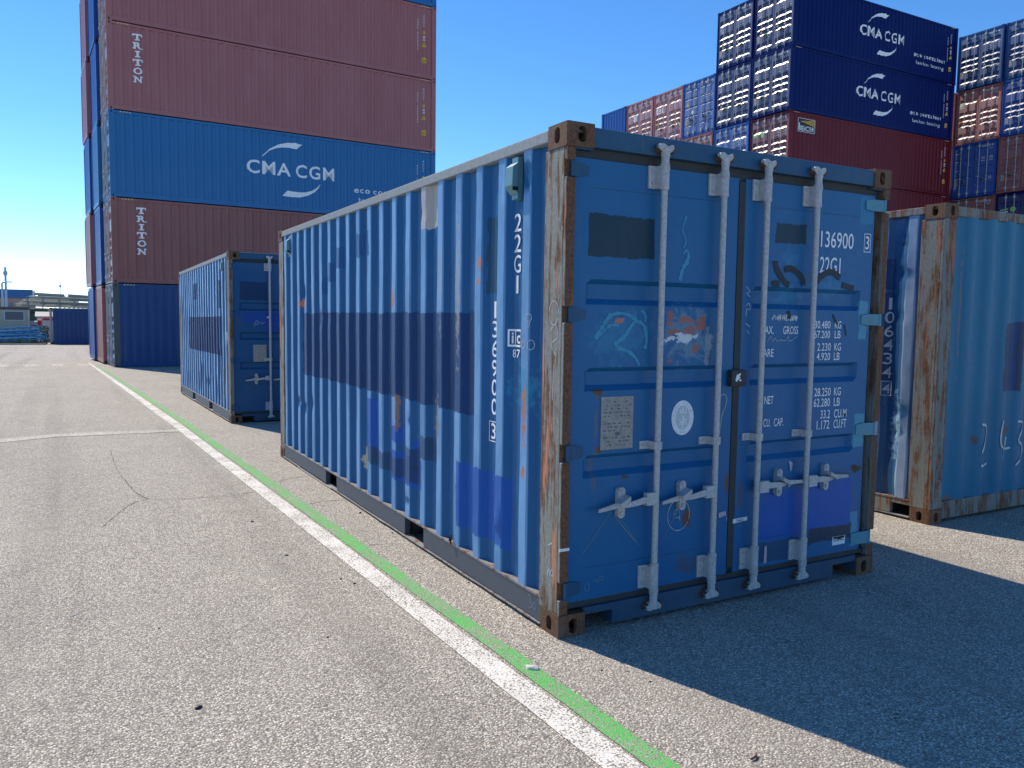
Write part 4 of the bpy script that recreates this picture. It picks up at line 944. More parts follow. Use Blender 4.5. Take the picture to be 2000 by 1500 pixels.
mb = MB(); mb.prism([(0.002, 0.485, 2.47), (-0.030, 0.485, 2.445), (-0.034, 0.485, 2.345), (0.002, 0.485, 2.300)], (0, 0.085, 0)); add('vent_box', mb.mesh('vent_box'), 'vent', box2)

# ================================================================== container on the right, closed end towards the camera
def ry(y): return 6.058 - y                  # distance from its near end -> its own y
M['side3'] = paint('right_side_paint', (0.020, 0.085, 0.20, 1), 1, 0.38, boxes=[(ry(0.75), ry(0.44), 1.92, 2.18, NAVY), (ry(0.75), ry(0.44), 1.15, 1.9, (0.012, 0.042, 0.12, 1), 0.8)], blobs=[(ry(0.37), 0.75, 0.05, 0.3, (0.25, 0.42, 0.55, 1), 0.8, 0.9), (ry(0.37), 2.3, 0.02, 0.03, (0.03, 0.05, 0.07, 1))], rust=0.3, fade=0.3, fadecol=(0.06, 0.15, 0.28, 1), dirt=0.12, scratch=0.4, crest_lit=0.95, crest_litcol=(0.34, 0.44, 0.54, 1))
M['end3'] = paint('right_end_paint', (0.013, 0.135, 0.245, 1), 0, 0.5, spec=0.25, boxes=[(CW - 1.22, CW - 0.945, 1.06, 1.655, (0.014, 0.035, 0.095, 1)), (CW - 1.14, CW - 1.02, 1.06, 1.655, (0.008, 0.045, 0.155, 1)), (CW - 2.3, CW - 1.3, 1.06, 1.655, (0.014, 0.038, 0.10, 1))], blobs=[(CW - 0.60, 0.66, 0.06, 0.04, (0.09, 0.06, 0.045, 1), 0.8), (CW - 1.04, 0.72, 0.06, 0.05, (0.13, 0.07, 0.045, 1), 0.8), (CW - 0.30, 1.75, 0.015, 0.5, (0.26, 0.15, 0.11, 1), 0.6, 0.9), (CW - 0.25, 0.17, 0.12, 0.05, (0.2, 0.1, 0.05, 1), 0.8)], rust=0.3, fade=0.4, fadecol=(0.03, 0.20, 0.33, 1), dirt=0.12, scratch=0.06)
box3 = near_container('shipping_container', (3.95 + CW, 0.61 + 6.058, 0), 'faded blue container with its closed corrugated end facing front, chalked 243, at the right edge', rz=math.pi,
                      mats=dict(side='side3', side2='side3', end='end3', post='post_dull', cast='casting', bottom='post_dull', top='post_dull', door='door2', hinge='door2', hinge2='door2'),
                      dent=dents([(ry(0.36), 2.05, 0.09, 0.05, 0.018), (ry(0.36), 1.7, 0.09, 0.05, 0.010), (ry(0.36), 0.9, 0.10, 0.06, 0.016), (ry(0.36), 0.72, 0.09, 0.04, 0.014), (ry(0.36), 2.32, 0.05, 0.06, 0.014)], 0.010, 2.2),
                      notches={1: [(1.78, 2.135, 0.172), (3.845, 4.2, 0.172), (ry(0.365), ry(0.179), 0.122)], 0: [(1.78, 2.135, 0.172), (3.845, 4.2, 0.172)]}, lip=False)
D = Decal(); column(D, '106434', ry(0.470), 1.850, 0.072, 0.098, 0.1165, 0.002); D.text('4', ry(0.470) - 0.031, 1.035, 0.062, 0.088, 0.004); D.frame(ry(0.470) - 0.042, ry(0.470) + 0.042, 1.018, 1.142, 0.005)
decal(box3, D, 'white_dim', SIDE20, True, lift=0.009)
endm = lambda lift: (lambda s, t: (CW - s, 6.058 - pdepth(END, CW - s) + lift, t))
D = Decal()
for st in ([(0.665, 0.79), (0.70, 0.785), (0.735, 0.77), (0.76, 0.725), (0.74, 0.66), (0.69, 0.545)], [(0.685, 0.435), (0.75, 0.435), (0.795, 0.445)], [(0.978, 0.81), (0.955, 0.70), (0.955, 0.62), (0.985, 0.575), (1.05, 0.555), (1.13, 0.56)], [(1.065, 0.66), (1.04, 0.55), (1.018, 0.455)], [(1.19, 0.79), (1.25, 0.785), (1.29, 0.75), (1.24, 0.66), (1.23, 0.61), (1.32, 0.55), (1.30, 0.47), (1.20, 0.40)]):
    D.stroke(smooth_pts(st), 0.019, 0.25)
decal(box3, D, 'white_dim', fmap=endm(0.007), breaks=[CW - p[0] for p in END], name='chalk_mark')
mb = MB(); mb.box(CW - 0.475, CW - 0.415, 6.008, 6.020, 2.285, 2.44); add('vent_slot', mb.mesh('vent_slot', None, 0.004), 'dark', box3)
D = Decal(); D.stroke(circ(0.10, 0.43, 0.028, 0.05, -60, 250), 0.006, .3); D.stroke([(0.07, 0.35), (0.12, 0.36)], 0.006, .3); D.stroke([(0.08, 0.49), (0.09, 0.37)], 0.006, .3)
decal(box3, D, 'chalk_faint', fmap=lambda s, t: (CW - s, 6.058 - 0.007 + 0.004, t), name='chalk_mark')

# ================================================================== stacked forty-foot containers
SH, SL = 2.896, 12.192
BANDS_A = [(0.34, 0.60), (0.93, 1.19), (1.215, 1.475), (1.50, 1.76), (2.14, 2.42)]
BANDS_B = [(0.60, 0.72), (1.06, 1.18), (1.52, 1.64), (1.98, 2.10), (2.42, 2.54)]
def stack_mesh(kind):
    if kind == 'sideL': return wall(SIDE40, [0.17, 2.80], lambda t, d, z: (d, t, z))
    if kind == 'sideR': return wall(SIDE40, [0.17, 2.80], lambda t, d, z: (CW - d, t, z))
    if kind == 'end': return wall(END, [0.17, 2.80], lambda t, d, z: (t, SL - d, z))
    mb = MB()
    if kind == 'roof': mb.box(0.03, CW - 0.03, 0.05, SL - 0.05, 2.86, 2.876)
    if kind == 'floor': mb.box(0.03, CW - 0.03, 0.05, SL - 0.05, 0.06, 0.17)
    if kind == 'topL': mb.box(0, 0.06, 0.178, SL - 0.178, 2.80, 2.880)
    if kind == 'topR': mb.box(CW - 0.06, CW, 0.178, SL - 0.178, 2.80, 2.880)
    if kind == 'botL': mb.box(0.004, 0.05, 0.178, SL - 0.178, 0.025, 0.17)
    if kind == 'botR': mb.box(CW - 0.05, CW - 0.004, 0.178, SL - 0.178, 0.025, 0.17)
    if kind == 'post': mb.box(0.004, 0.075, 0.003, 0.20, 0.1185, SH - 0.1185); return mb.mesh('corner_post', None, 0.006)
    if kind == 'postR': mb.box(CW - 0.075, CW - 0.004, 0.003, 0.20, 0.1185, SH - 0.1185); return mb.mesh('corner_post', None, 0.006)
    if kind == 'postE': mb.box(0.004, 0.16, SL - 0.20, SL - 0.003, 0.1185, SH - 0.1185); return mb.mesh('corner_post', None, 0.006)
    if kind == 'postER': mb.box(CW - 0.16, CW - 0.004, SL - 0.20, SL - 0.003, 0.1185, SH - 0.1185); return mb.mesh('corner_post', None, 0.006)
    if kind == 'header': mb.box(0.162, CW - 0.162, 0.01, 0.09, 2.775, 2.880)
    if kind == 'sill': mb.box(0.162, CW - 0.162, 0.01, 0.10, 0.025, 0.155)
    if kind == 'endrail': mb.box(0.162, CW - 0.162, SL - 0.08, SL - 0.01, 2.79, 2.880)
    if kind == 'endsill': mb.box(0.162, CW - 0.162, SL - 0.08, SL - 0.01, 0.025, 0.172)
    if kind == 'gasket': mb.box(0.076, CW - 0.076, 0.105, 0.12, 0.155, 2.775)
    if kind in ('doorAL', 'doorAR', 'doorBL', 'doorBR'):
        x0, x1, xa, xb = (0.082, 1.205, 0.17, 1.12) if kind[-1] == 'L' else (1.233, 2.356, 1.318, 2.268)
        return swage_door(x0, x1, 0.175, 2.755, xa, xb, BANDS_A if kind[4] == 'A' else BANDS_B, 0.070 if kind[4] == 'A' else 0.035, 0.030, 0.03, 0.13 if kind[4] == 'A' else 0.04, 0.03, 0.045 if kind[4] == 'A' else 0.03)
    if kind == 'bar':
        mb.tube((0, -0.02, 0.07), (0, -0.02, 2.83), 0.018, 0.018, 8)
        for z in (0.20, 1.05, 2.62): mb.box(-0.06, 0.03, -0.045, 0.029, z, z + (0.05 if z == 1.05 else 0.11))
    if kind == 'handle':
        mb.box(0.02, 0.40, -0.05, -0.035, 0.86, 0.89); mb.box(0.19, 0.235, -0.04, 0.029, 0.80, 0.96); mb.box(0.015, 0.07, -0.05, -0.01, 0.845, 0.905)
    return mb.mesh(kind)
def smesh(k): return cached(('stk', k), lambda: stack_mesh(k))
HAZ = {}
def stack_container(loc, label, paintm, group, rz=-math.pi / 2, doors=True, door_kind='A', flip=False, post=None, lod=2):
    """40-foot container; local doors at y=0. rz=-90deg puts the doors on world -x and the local right side on world -y"""
    root = tag(empty('stacked_container', loc, rz), label, 'container', group)
    pm = post or paintm
    if lod == 2:
        add('side_wall', smesh('sideL'), paintm, root); add('side_wall', smesh('sideR'), paintm, root)
        castings(root, SL, SH, pm, 12)
    else:
        add('side_wall', smesh('sideL'), paintm, root); add('side_wall', smesh('sideR'), paintm, root)
    for k, nm in (('roof', 'roof'), ('floor', 'floor'), ('topL', 'top_rail'), ('topR', 'top_rail'), ('botL', 'bottom_rail'), ('botR', 'bottom_rail'), ('header', 'header'), ('sill', 'sill'), ('end', 'end_wall'), ('endrail', 'end_rail'), ('endsill', 'end_sill')):
        add(nm, smesh(k), 'floor_under' if k == 'floor' else paintm, root)
    for k in ('post', 'postR', 'postE', 'postER'): add('corner_post', smesh(k), pm, root)
    add('gasket', smesh('gasket'), 'gasket', root)
    for k in ('L', 'R'): add('door', smesh('door' + door_kind + k), paintm + '_door', root)
    if lod == 2:
        for x, s in ((0.50, 1), (0.93, 1), (1.51, 1), (1.94, 1)):
            b = add('locking_bar', smesh('bar'), 'galv', root, (x, 0, 0))
            h = add('handle', smesh('handle'), 'galv', b)
            if x in (0.93, 1.94): h.scale = (-1, 1, 1)
    return root
RIGHT = lambda lift=0.006: None
def hazard_ticks(root, s0, right=True):
    D = Decal()
    for k in range(4): a = s0 + k * 0.095; D.poly([(a, 2.825), (a + 0.05, 2.825), (a + 0.085, 2.862), (a + 0.035, 2.862)])
    add('hazard_stripes', D.project('hazard_stripes', lambda s, t: (CW + 0.003, s, t)), 'yellowpale', root)
M['yellowpale'] = plain('pale_yellow_print', (0.62, 0.52, 0.28, 1), 0.6)
ARC1 = [(5.056, 1.915), (5.351, 2.22), (5.666, 2.413), (5.983, 2.516), (6.303, 2.553), (6.577, 2.517), (6.362, 2.322), (6.141, 2.349), (5.902, 2.341), (5.625, 2.29), (5.35, 2.162), (5.115, 1.941)]
ARC2 = [(7.294, 1.148), (7.148, 0.972), (6.941, 0.833), (6.653, 0.747), (6.328, 0.739), (6.007, 0.762), (5.818, 0.555), (6.125, 0.534), (6.489, 0.552), (6.775, 0.637), (7.064, 0.803), (7.231, 1.0)]
def fleet_marks(root, arcs=True):
    D = Decal(); n = len(ARC1)
    for A in (ARC1, ARC2):
        D.mark()
        for i in range(n // 2 - 1):
            D.poly([A[i], A[i + 1], A[n - 2 - i], A[n - 1 - i]], False)
    D.text('CMA', 4.52, 1.28, 1.62, 0.49, 0.016, 1.1); D.text('CGM', 6.33, 1.28, 1.51, 0.49, 0.016, 1.1)
    D.text('eco', 8.65, 0.94, 0.66, 0.155, 0.014, 1.15); D.text('container', 9.44, 0.94, 1.80, 0.20, 0.014, 1.15); D.text('bamboo', 8.83, 0.585, 1.05, 0.165, 0.0, 1.05); D.text('flooring', 10.0, 0.54, 1.10, 0.21, 0.0, 1.05)
    decal(root, D, 'white', SIDE40, True, lift=0.004)
def right_marks(root, num=True, dim='white_dim'):
    D = Decal()
    column(D, '45G1', 11.63, 2.52, 0.07, 0.10, 0.125, 0.004)
    z = 2.30
    for k in range(11):
        if k in (4,): z -= 0.09
        D.rect(11.345, 11.365, z - 0.075, z); D.rect(11.365, 11.40, z - 0.02, z); z -= 0.105
    D.rect(11.60, 11.69, 1.60, 1.69); D.rect(11.60, 11.69, 1.50, 1.57)
    decal(root, D, dim, SIDE40, True, lift=0.004, joined=True)
    D = Decal(); D.rect(11.60, 11.69, 1.76, 1.88); D.poly([(11.55, 1.25), (11.75, 1.25), (11.65, 1.46)]); D.rect(11.56, 11.76, 0.62, 0.84)
    decal(root, D, 'yellow', SIDE40, True, lift=0.004, name='warning_print')
    D = Decal(); D.rect(11.60, 11.72, 0.72, 0.74); D.rect(11.60, 11.68, 0.67, 0.69); D.poly([(11.64, 1.30), (11.66, 1.30), (11.655, 1.38), (11.645, 1.38)])
    decal(root, D, 'black', SIDE40, True, lift=0.006, name='warning_print', joined=True)
def slab_letters(root):
    """TRITON in stacked slab-serif capitals"""
    D = Decal(); s = 0.79; w = 0.31; h = 0.215; z = 2.60
    for ch in 'TRITON':
        z0 = z - h; t = 0.045; D.mark(); g_ = len(D.g)
        if ch == 'T':
            D.rect(s, s + w, z - t, z); D.rect(s, s + 0.035, z - 0.085, z - t); D.rect(s + w - 0.035, s + w, z - 0.085, z - t); D.rect(s + w / 2 - 0.035, s + w / 2 + 0.035, z0, z - t); D.rect(s + w / 2 - 0.08, s + w / 2 - 0.035, z0, z0 + 0.035); D.rect(s + w / 2 + 0.035, s + w / 2 + 0.08, z0, z0 + 0.035)
        elif ch == 'I':
            D.rect(s + 0.075, s + w - 0.075, z - 0.035, z); D.rect(s + 0.12, s + w - 0.12, z0 + 0.035, z - 0.035); D.rect(s + 0.075, s + w - 0.075, z0, z0 + 0.035)
        elif ch == 'O':
            n = 24
            for k in range(n):
                a, b = 2 * math.pi * k / n, 2 * math.pi * (k + 1) / n; cx, cz = s + w / 2, z - h / 2; q = lambda r1, r2, t_: (cx + r1 * math.cos(t_), cz + r2 * math.sin(t_))
                D.poly([q(0.14, h / 2, a), q(0.14, h / 2, b), q(0.075, h / 2 - 0.035, b), q(0.075, h / 2 - 0.035, a)])
        elif ch == 'R':
            D.text('R', s + 0.045, z0, w - 0.075, h, 0.03); D.rect(s + 0.005, s + 0.045, z0, z0 + 0.035); D.rect(s + 0.005, s + 0.045, z - 0.035, z); D.rect(s + w - 0.03, s + w + 0.01, z0, z0 + 0.035)
        elif ch == 'N':
            D.text('N', s + 0.045, z0, w - 0.09, h, 0.03); D.rect(s + 0.005, s + 0.045, z0, z0 + 0.035); D.rect(s + 0.005, s + 0.045, z - 0.035, z); D.rect(s + w - 0.045, s + w - 0.005, z - 0.035, z)
        del D.g[g_:]; z -= 0.278
    decal(root, D, 'white', SIDE40, True, lift=0.004, joined=False)
def door_print(root, kind, y=0.030):
    f = lambda l: (lambda s, t: (s, y - l, t))
    D = Decal()
    D.text('45G1', 2.0, 2.44, 0.20, 0.09, 0.004)
    for k in range(6): D.rect(1.62 + k * 0.075, 1.67 + k * 0.075, 2.60, 2.68)
    D.rect(2.12, 2.2, 2.60, 2.68)
    for z in (2.05, 1.97, 1.86): D.rect(1.60, 1.80, z, z + 0.035); D.rect(2.02, 2.22, z, z + 0.035)
    for z in (0.98, 0.90): D.rect(2.03, 2.2, z, z + 0.03)
    D.rect(0.20, 0.40, 0.93, 0.98) if kind % 2 else None
    decal(root, D, 'white_dim', fmap=f(0.003), joined=True)
    mb = MB(); mb.box(0.20, 0.36, y - 0.004, y, 0.66, 0.98); add('approval_plate', mb.mesh('approval_plate'), 'plate', root)
    if kind in (1, 2):
        D = Decal(); D.rect(0.62, 0.84, 0.82, 0.99); add('sticker', D.project('sticker', f(0.004)), 'green', root)
    if kind in (1, 2, 3):
        D = Decal(); D.poly([(0.28, 1.20), (0.46, 1.20), (0.37, 1.29)] if kind < 3 else [(0.25, 1.66), (0.45, 1.66), (0.35, 1.90)]); add('warning_sticker', D.project('warning_sticker', f(0.004)), 'yellow', root)
        D = Decal(); D.ellipse(0.70, 1.245, 0.075, 0.05) if kind < 3 else D.ellipse(0.72, 1.30, 0.09, 0.11); add('round_sticker', D.project('round_sticker', f(0.004)), 'sticker', root)
    if kind in (1, 2):
        D = Decal(); D.text('CMA CGM', 0.20, 1.93, 0.28, 0.07, 0.01); D.stroke(smooth_pts([(0.27, 2.05), (0.33, 2.09), (0.40, 2.10)]), 0.03); D.stroke(smooth_pts([(0.28, 1.86), (0.34, 1.84), (0.41, 1.88)]), 0.03); decal(root, D, 'white', fmap=f(0.003), joined=True)

# ---- left stack: three rows deep, six tiers, turned a few degrees
LR = R(3.0)
lc = Vector((-0.70, 27.3, 0)); ex = Vector((math.cos(LR), math.sin(LR), 0)); ey = Vector((-math.sin(LR), math.cos(LR), 0))
GL = gz(28.5)
TIER = ['bottom', 'second', 'third', 'fourth', 'fifth', 'sixth']
left_front = [('blue4', 'dark blue container at the foot of the tall left stack'), ('red', 'oxide red container with white stacked letters, second tier of the left stack'), ('blue1', 'blue container with big white logo and arcs, third tier of the left stack'),
              ('red3', 'faded red container with white stacked letters, fourth tier of the left stack'), ('red3', 'faded red container in the left stack, highest red one in view'), ('blue1', 'blue container on top of the left stack, barely in view')]
GRP_L = 'containers in the tall left stack'
for t, (mt, lab) in enumerate(left_front):
    # local origin is the corner at (door end, far side): shift one width along the row normal
    o = lc + ey * CW + Vector((0, 0, GL + t * SH))
    rt = stack_container(o, lab, mt, GRP_L, LR - math.pi / 2, post='grime' if t == 0 else mt)
    hazard_ticks(rt, 0.33); hazard_ticks(rt, 11.50)
    if t in (1, 3): slab_letters(rt)
    if t == 2: fleet_marks(rt)
    right_marks(rt)
    if t == 0: D = Decal()
back = [['red3', 'blue3', 'blue1', 'blue3', 'blue3', 'red3'], ['blue3', 'red3', 'blue3', 'red3', 'red3', 'blue1']]
for r_ in range(2):
    for t in range(6):
        sh = (-0.12, -0.22)[r_] + 0.03 * math.sin(3 * t + r_)
        # closed end towards -x: origin at the far end, turned the other way round
        o = lc + ey * ((r_ + 1) * 2.56) + ex * (sh + SL) + Vector((0, 0, GL + t * SH))
        cn = {'red3': 'red', 'blue3': 'mid blue', 'blue1': 'dark blue'}[back[r_][t]]
        stack_container(o, '%s container, %s tier, %s row behind the front of the left stack' % (cn, TIER[t], ('first', 'second')[r_]), back[r_][t], GRP_L, LR + math.pi / 2, lod=1)

# ---- right stack: door ends towards -x, long sides towards the camera
GRP_R = 'containers in the right stack'
X0, Y0, PIT = 27.15, 23.5, 2.50
cols = [(['red', 'blue1', 'red2', 'red2', 'blue2', 'blue2'], 'nearest'), (['red', 'blue1', 'red2', 'blue3', 'blue2', 'blue2'], 'second'), (['blue1', 'red', 'blue1', 'red', 'blue3'], 'third'), (['red', 'blue1', 'red', 'blue1', 'red3'], 'fourth'), (['blue1', 'red', 'blue1', 'red', 'red3'], 'fifth'), (['red', 'blue1', 'red', 'blue1', 'blue3'], 'sixth')]
CN = {'red': 'red', 'red2': 'brown red', 'red3': 'pale red', 'blue1': 'dark blue', 'blue2': 'navy blue', 'blue3': 'blue', 'blue4': 'slate blue'}
GR = gz(27)
special = {(0, 5): 'navy container with big white logo and arcs, on top of the right stack', (0, 4): 'navy container with big white logo and arcs, second from the top of the right stack', (0, 3): 'brown red container with a small black and yellow sign in the right stack', (0, 2): 'brown red container below the one with the black and yellow sign'}
for c, (tiers, nm) in enumerate(cols):
    for t, mt in enumerate(tiers):
        vis = t >= len(tiers) - 2 or (c < 3 and t >= 3) or (c == 0 and t >= 2)
        jx = 0.055 * math.sin(7 * c + 3 * t)
        lab = special.get((c, t), '%s container doors, %s tier, %s column of the right stack' % (CN[mt], TIER[t], nm))
        endface = (c == 5 and t == 4)
        if endface:
            rt = stack_container((X0 + jx + SL, Y0 + c * PIT, GR + t * SH), 'blue container with its corrugated end showing, far left of the right stack skyline', mt, GRP_R, math.pi / 2)
        else:
            rt = stack_container((X0 + jx, Y0 + c * PIT + CW, GR + t * SH), lab, mt, GRP_R, door_kind='B' if (c, t) == (2, 4) else 'A', lod=2 if vis else 1)
        if vis and not endface: door_print(rt, 1 if mt == 'blue2' else 3 if (c, t) == (2, 4) else 2 if c == 1 else 0)
        if c == 0 and t >= 4: fleet_marks(rt)
        if c == 0 and t >= 2: right_marks(rt); hazard_ticks(rt, 0.25); hazard_ticks(rt, 11.55)
        if (c, t) == (0, 3):
            D = Decal(); D.rect(0.58, 1.72, 2.0, 2.62); decal(rt, D, 'black', SIDE40, True, lift=0.004, name='sign_panel')
            D = Decal(); D.frame(0.58, 1.72, 2.0, 2.62, 0.02); D.text('BEACON', 0.70, 2.06, 0.95, 0.22, 0.02); D.rect(0.62, 0.66, 2.06, 2.40); decal(rt, D, 'white', SIDE40, True, lift=0.006)
            D = Decal()
            for k in range(4): D.poly([(0.70, 2.47), (1.70, 2.30 + k * 0.077), (1.70, 2.355 + k * 0.077), (0.70, 2.475)])
            add('light_beams', D.project('light_beams', lambda s, t_: (CW - pdepth(SIDE40, s) + 0.007 + 0.0005 * ((t_ * 91) % 1), s, t_), side_breaks(SIDE40, True)), 'yellow', rt)
        if (c, t) == (3, 4):
            D = Decal(); D.text('tex', 0.22, 1.78, 0.62, 0.34, 0.02); add('lettering', D.project('lettering', lambda s, t_: (s, 0.026, t_)), 'white', rt)
            D = Decal(); D.rect(0.20, 0.52, 1.22, 1.30); D.rect(2.0, 2.12, 1.0, 1.12); add('sticker', D.project('sticker', lambda s, t_: (s, 0.026, t_)), 'yellow', rt)
        if (c, t) == (4, 4):
            D = Decal(); D.rect(0.62, 0.98, 1.80, 2.12); add('sticker', D.project('sticker', lambda s, t_: (s, 0.026, t_)), 'sticker', rt)
        if (c, t) == (0, 3):
            D = Decal(); D.ellipse(0.75, 2.08, 0.10, 0.14); D.poly([(0.20, 2.0), (0.48, 2.05), (0.60, 2.12), (0.20, 2.10)]); add('sticker', D.project('sticker', lambda s, t_: (s, 0.026, t_)), 'lime', rt)
            D = Decal(); D.rect(1.75, 2.1, 0.45, 0.85); add('sticker', D.project('sticker', lambda s, t_: (s, 0.024, t_)), 'yellow', rt)

# ---- block beyond the right stack
X2 = 40.7
GRP_F = 'containers in the far right stack'
fcols = [(24.35, ['red', 'blue1', 'red', 'red3', 'red3'], 'sliver beside the right stack'), (21.85, ['blue1', 'red', 'red', 'blue3', 'red3', 'blue4'], 'middle'), (19.35, ['red', 'blue1', 'blue2', 'red', 'blue3', 'blue4'], 'nearest')]
for ci, (y0, tiers, nm) in enumerate(fcols):
    for t, mt in enumerate(tiers):
        lab = ('%s container, %s tier, half hidden in the gap past the right stack' if ci == 0 else '%s container, %s tier, column just right of the gap, far right stack' if ci == 1 else '%s container, %s tier of the last column at the right edge') % (CN[mt], TIER[t])
        rt = stack_container((X2 + 0.06 * math.sin(5 * ci + 2.3 * t), y0 + CW, GR + t * SH), lab, mt, GRP_F, door_kind='B' if (ci, t) == (1, 3) else 'A', lod=2 if t >= 2 else 1)
        if t >= 2: door_print(rt, 0)
        if ci == 1 and t == 4:
            D = Decal(); D.rect(0.20, 0.48, 1.95, 2.25); add('sticker', D.project('sticker', lambda s, t_: (s, 0.026, t_)), 'sticker', rt)
            D = Decal(); D.poly([(0.23, 2.0), (0.45, 2.0), (0.45, 2.18)]); add('sticker', D.project('sticker', lambda s, t_: (s, 0.024, t_)), 'yellow', rt)
            D = Decal(); D.rect(0.19, 0.42, 1.22, 1.28); add('sticker', D.project('sticker', lambda s, t_: (s, 0.024, t_)), 'yellow', rt)
        if ci == 2 and t == 2:
            D = Decal(); D.ellipse(0.86, 2.05, 0.14, 0.14); D.poly([(0.28, 2.02), (0.60, 2.05), (0.62, 2.12), (0.28, 2.10)]); add('sticker', D.project('sticker', lambda s, t_: (s, 0.026, t_)), 'lime', rt)
            D = Decal(); D.rect(0.22, 0.24, 1.9, 2.1); D.rect(0.24, 0.6, 1.92, 1.98); add('lettering', D.project('lettering', lambda s, t_: (s, 0.026, t_)), 'white', rt)

# ================================================================== distant yard edge on the left
M['hut'] = plain('cream_render', (0.50, 0.46, 0.35, 1), 0.85, 0, 0.08, 3)
M['hutroof'] = plain('felt_roof_edge', (0.13, 0.105, 0.095, 1), 0.9, 0, 0.2, 8)
M['louvre'] = plain('grey_louvre', (0.20, 0.20, 0.20, 1), 0.6, 0, 0.1, 8)
M['bluesteel'] = plain('light_blue_steel', (0.03, 0.27, 0.52, 1), 0.45, 0, 0.2, 5)
M['paleblue'] = plain('pale_blue_mast', (0.34, 0.50, 0.62, 1), 0.5, 0, 0.1, 3)
M['pipe'] = plain('grey_green_pipe', (0.27, 0.31, 0.29, 1), 0.6, 0, 0.25, 2)
M['rack'] = plain('rack_steel', (0.23, 0.25, 0.27, 1), 0.6, 0, 0.2, 2)
M['bluecladding'] = plain('blue_cladding', (0.02, 0.12, 0.33, 1), 0.5, 0, 0.08, 1)
M['tan'] = plain('sandy_ground_heap', (0.42, 0.33, 0.25, 1), 0.9, 0, 0.2, 1)
M['redp'] = plain('red_cap', (0.55, 0.03, 0.04, 1), 0.5, 0, 0.1, 5)
M['whitep'] = plain('white_panel', (0.62, 0.66, 0.70, 1), 0.5, 0, 0.1, 3)
M['darkgreen'] = plain('dark_green_sheet', (0.03, 0.055, 0.05, 1), 0.7, 0, 0.2, 2)
M['kerbm'] = plain('pale_kerb', (0.36, 0.34, 0.31, 1), 0.85, 0, 0.2, 6)
M['leaf'] = plain('weed_leaf', (0.075, 0.12, 0.035, 1), 0.7, 0, 0.3, 12)
M['soil'] = plain('dark_soil', (0.07, 0.055, 0.042, 1), 0.95, 0, 0.3, 4)
g0 = gz(62)
# far container (20 ft, long side towards the camera)
fc = tag(empty('shipping_container', (-3.10, 62.0 + CW, gz(62)), -math.pi / 2), 'slate blue container standing alone in the far left distance', 'container', 'containers on the ground')
zs = [0.17, 2.52]
for nm, me, mt in (('side_wall', wall(SIDE20, zs, lambda t, d, z: (CW - d, t, z)), 'blue4'), ('side_wall', wall(SIDE20, zs, lambda t, d, z: (d, t, z)), 'blue4')): add(nm, me, mt, fc)
castings(fc, 6.058, CH, 'castd', 12)
for nm, bx, mt in (('top_rail', (CW - 0.06, CW, 0.17, 5.88, 2.52, 2.575), 'kerbm'), ('bottom_rail', (CW - 0.06, CW, 0.17, 5.88, 0.03, 0.17), 'blue4'), ('roof', (0.03, CW - 0.03, 0.05, 6.0, 2.555, 2.57), 'kerbm'), ('end_wall', (0.08, CW - 0.08, 0.03, 0.06, 0.15, 2.5), 'kerbm'), ('end_wall', (0.08, CW - 0.08, 6.0, 6.03, 0.15, 2.5), 'blue4'), ('floor', (0.03, CW - 0.03, 0.05, 6.0, 0.03, 0.17), 'floor_under')):  # left end's sunlit beige is put into its pale colour
    mb = MB(); mb.box(*bx); add(nm, mb.mesh(nm), mt, fc)
for x in (0.0, CW - 0.12):
    for y in (0.003, 5.93):
        mb = MB(); mb.box(x + 0.003, x + 0.117, y, y + 0.12, 0.1185, CH - 0.1185); add('corner_post', mb.mesh('corner_post'), 'kerbm' if y < 1 else 'castd', fc)
mb = MB()
for k in range(20): mb.box(CW - 0.10, CW - 0.005, 0.32 + k * 0.283, 0.46 + k * 0.283, 2.578, 2.60)
add('roof_ribs', mb.mesh('roof_ribs'), 'whitep', fc)
# hut
ht = tag(empty('utility_hut', (-7.3, 66, gz(66))), 'small cream hut with flat roof and grey louvre at the far left edge', 'hut')
mb = MB(); mb.box(-1.5, 2.78, 0, 3.2, -0.1, 2.47); add('wall', mb.mesh('wall'), 'hut', ht)
mb = MB(); mb.box(-1.6, 2.84, -0.08, 3.3, 2.471, 2.66); add('roof', mb.mesh('roof'), 'hutroof', ht)
lv = MB(); lv.box(1.33, 2.49, -0.03, 0, 1.72, 2.33); lvo = add('louvre', lv.mesh('louvre'), 'louvre', ht)
mb = MB()
for k in range(8): mb.prism([(1.34, -0.035, 1.75 + k * 0.072), (1.34, -0.06, 1.74 + k * 0.072), (1.34, -0.035, 1.79 + k * 0.072)], (1.14, 0, 0))
add('slat', mb.mesh('slat'), 'louvre', lvo)
mb = MB(); mb.box(1.27, 1.33, -0.04, 0, 1.67, 2.38); mb.box(2.49, 2.55, -0.04, 0, 1.67, 2.38); mb.box(1.33, 2.49, -0.04, 0, 2.33, 2.38); mb.box(1.33, 2.49, -0.04, 0, 1.67, 1.72); add('frame', mb.mesh('frame'), 'whitep', lvo)
# kerb and verge
mb = MB(); mb.box(-40, -3.35, 61.2, 61.4, g0 - 0.2, g0 + 0.10); tag(add('kerb', mb.mesh('kerb'), 'kerbm'), kind='structure')
mb = MB(); mb.box(-40, -3.35, 61.4, 67, g0 - 0.25, g0 + 0.07); tag(add('verge', mb.mesh('verge'), 'soil'), kind='structure')
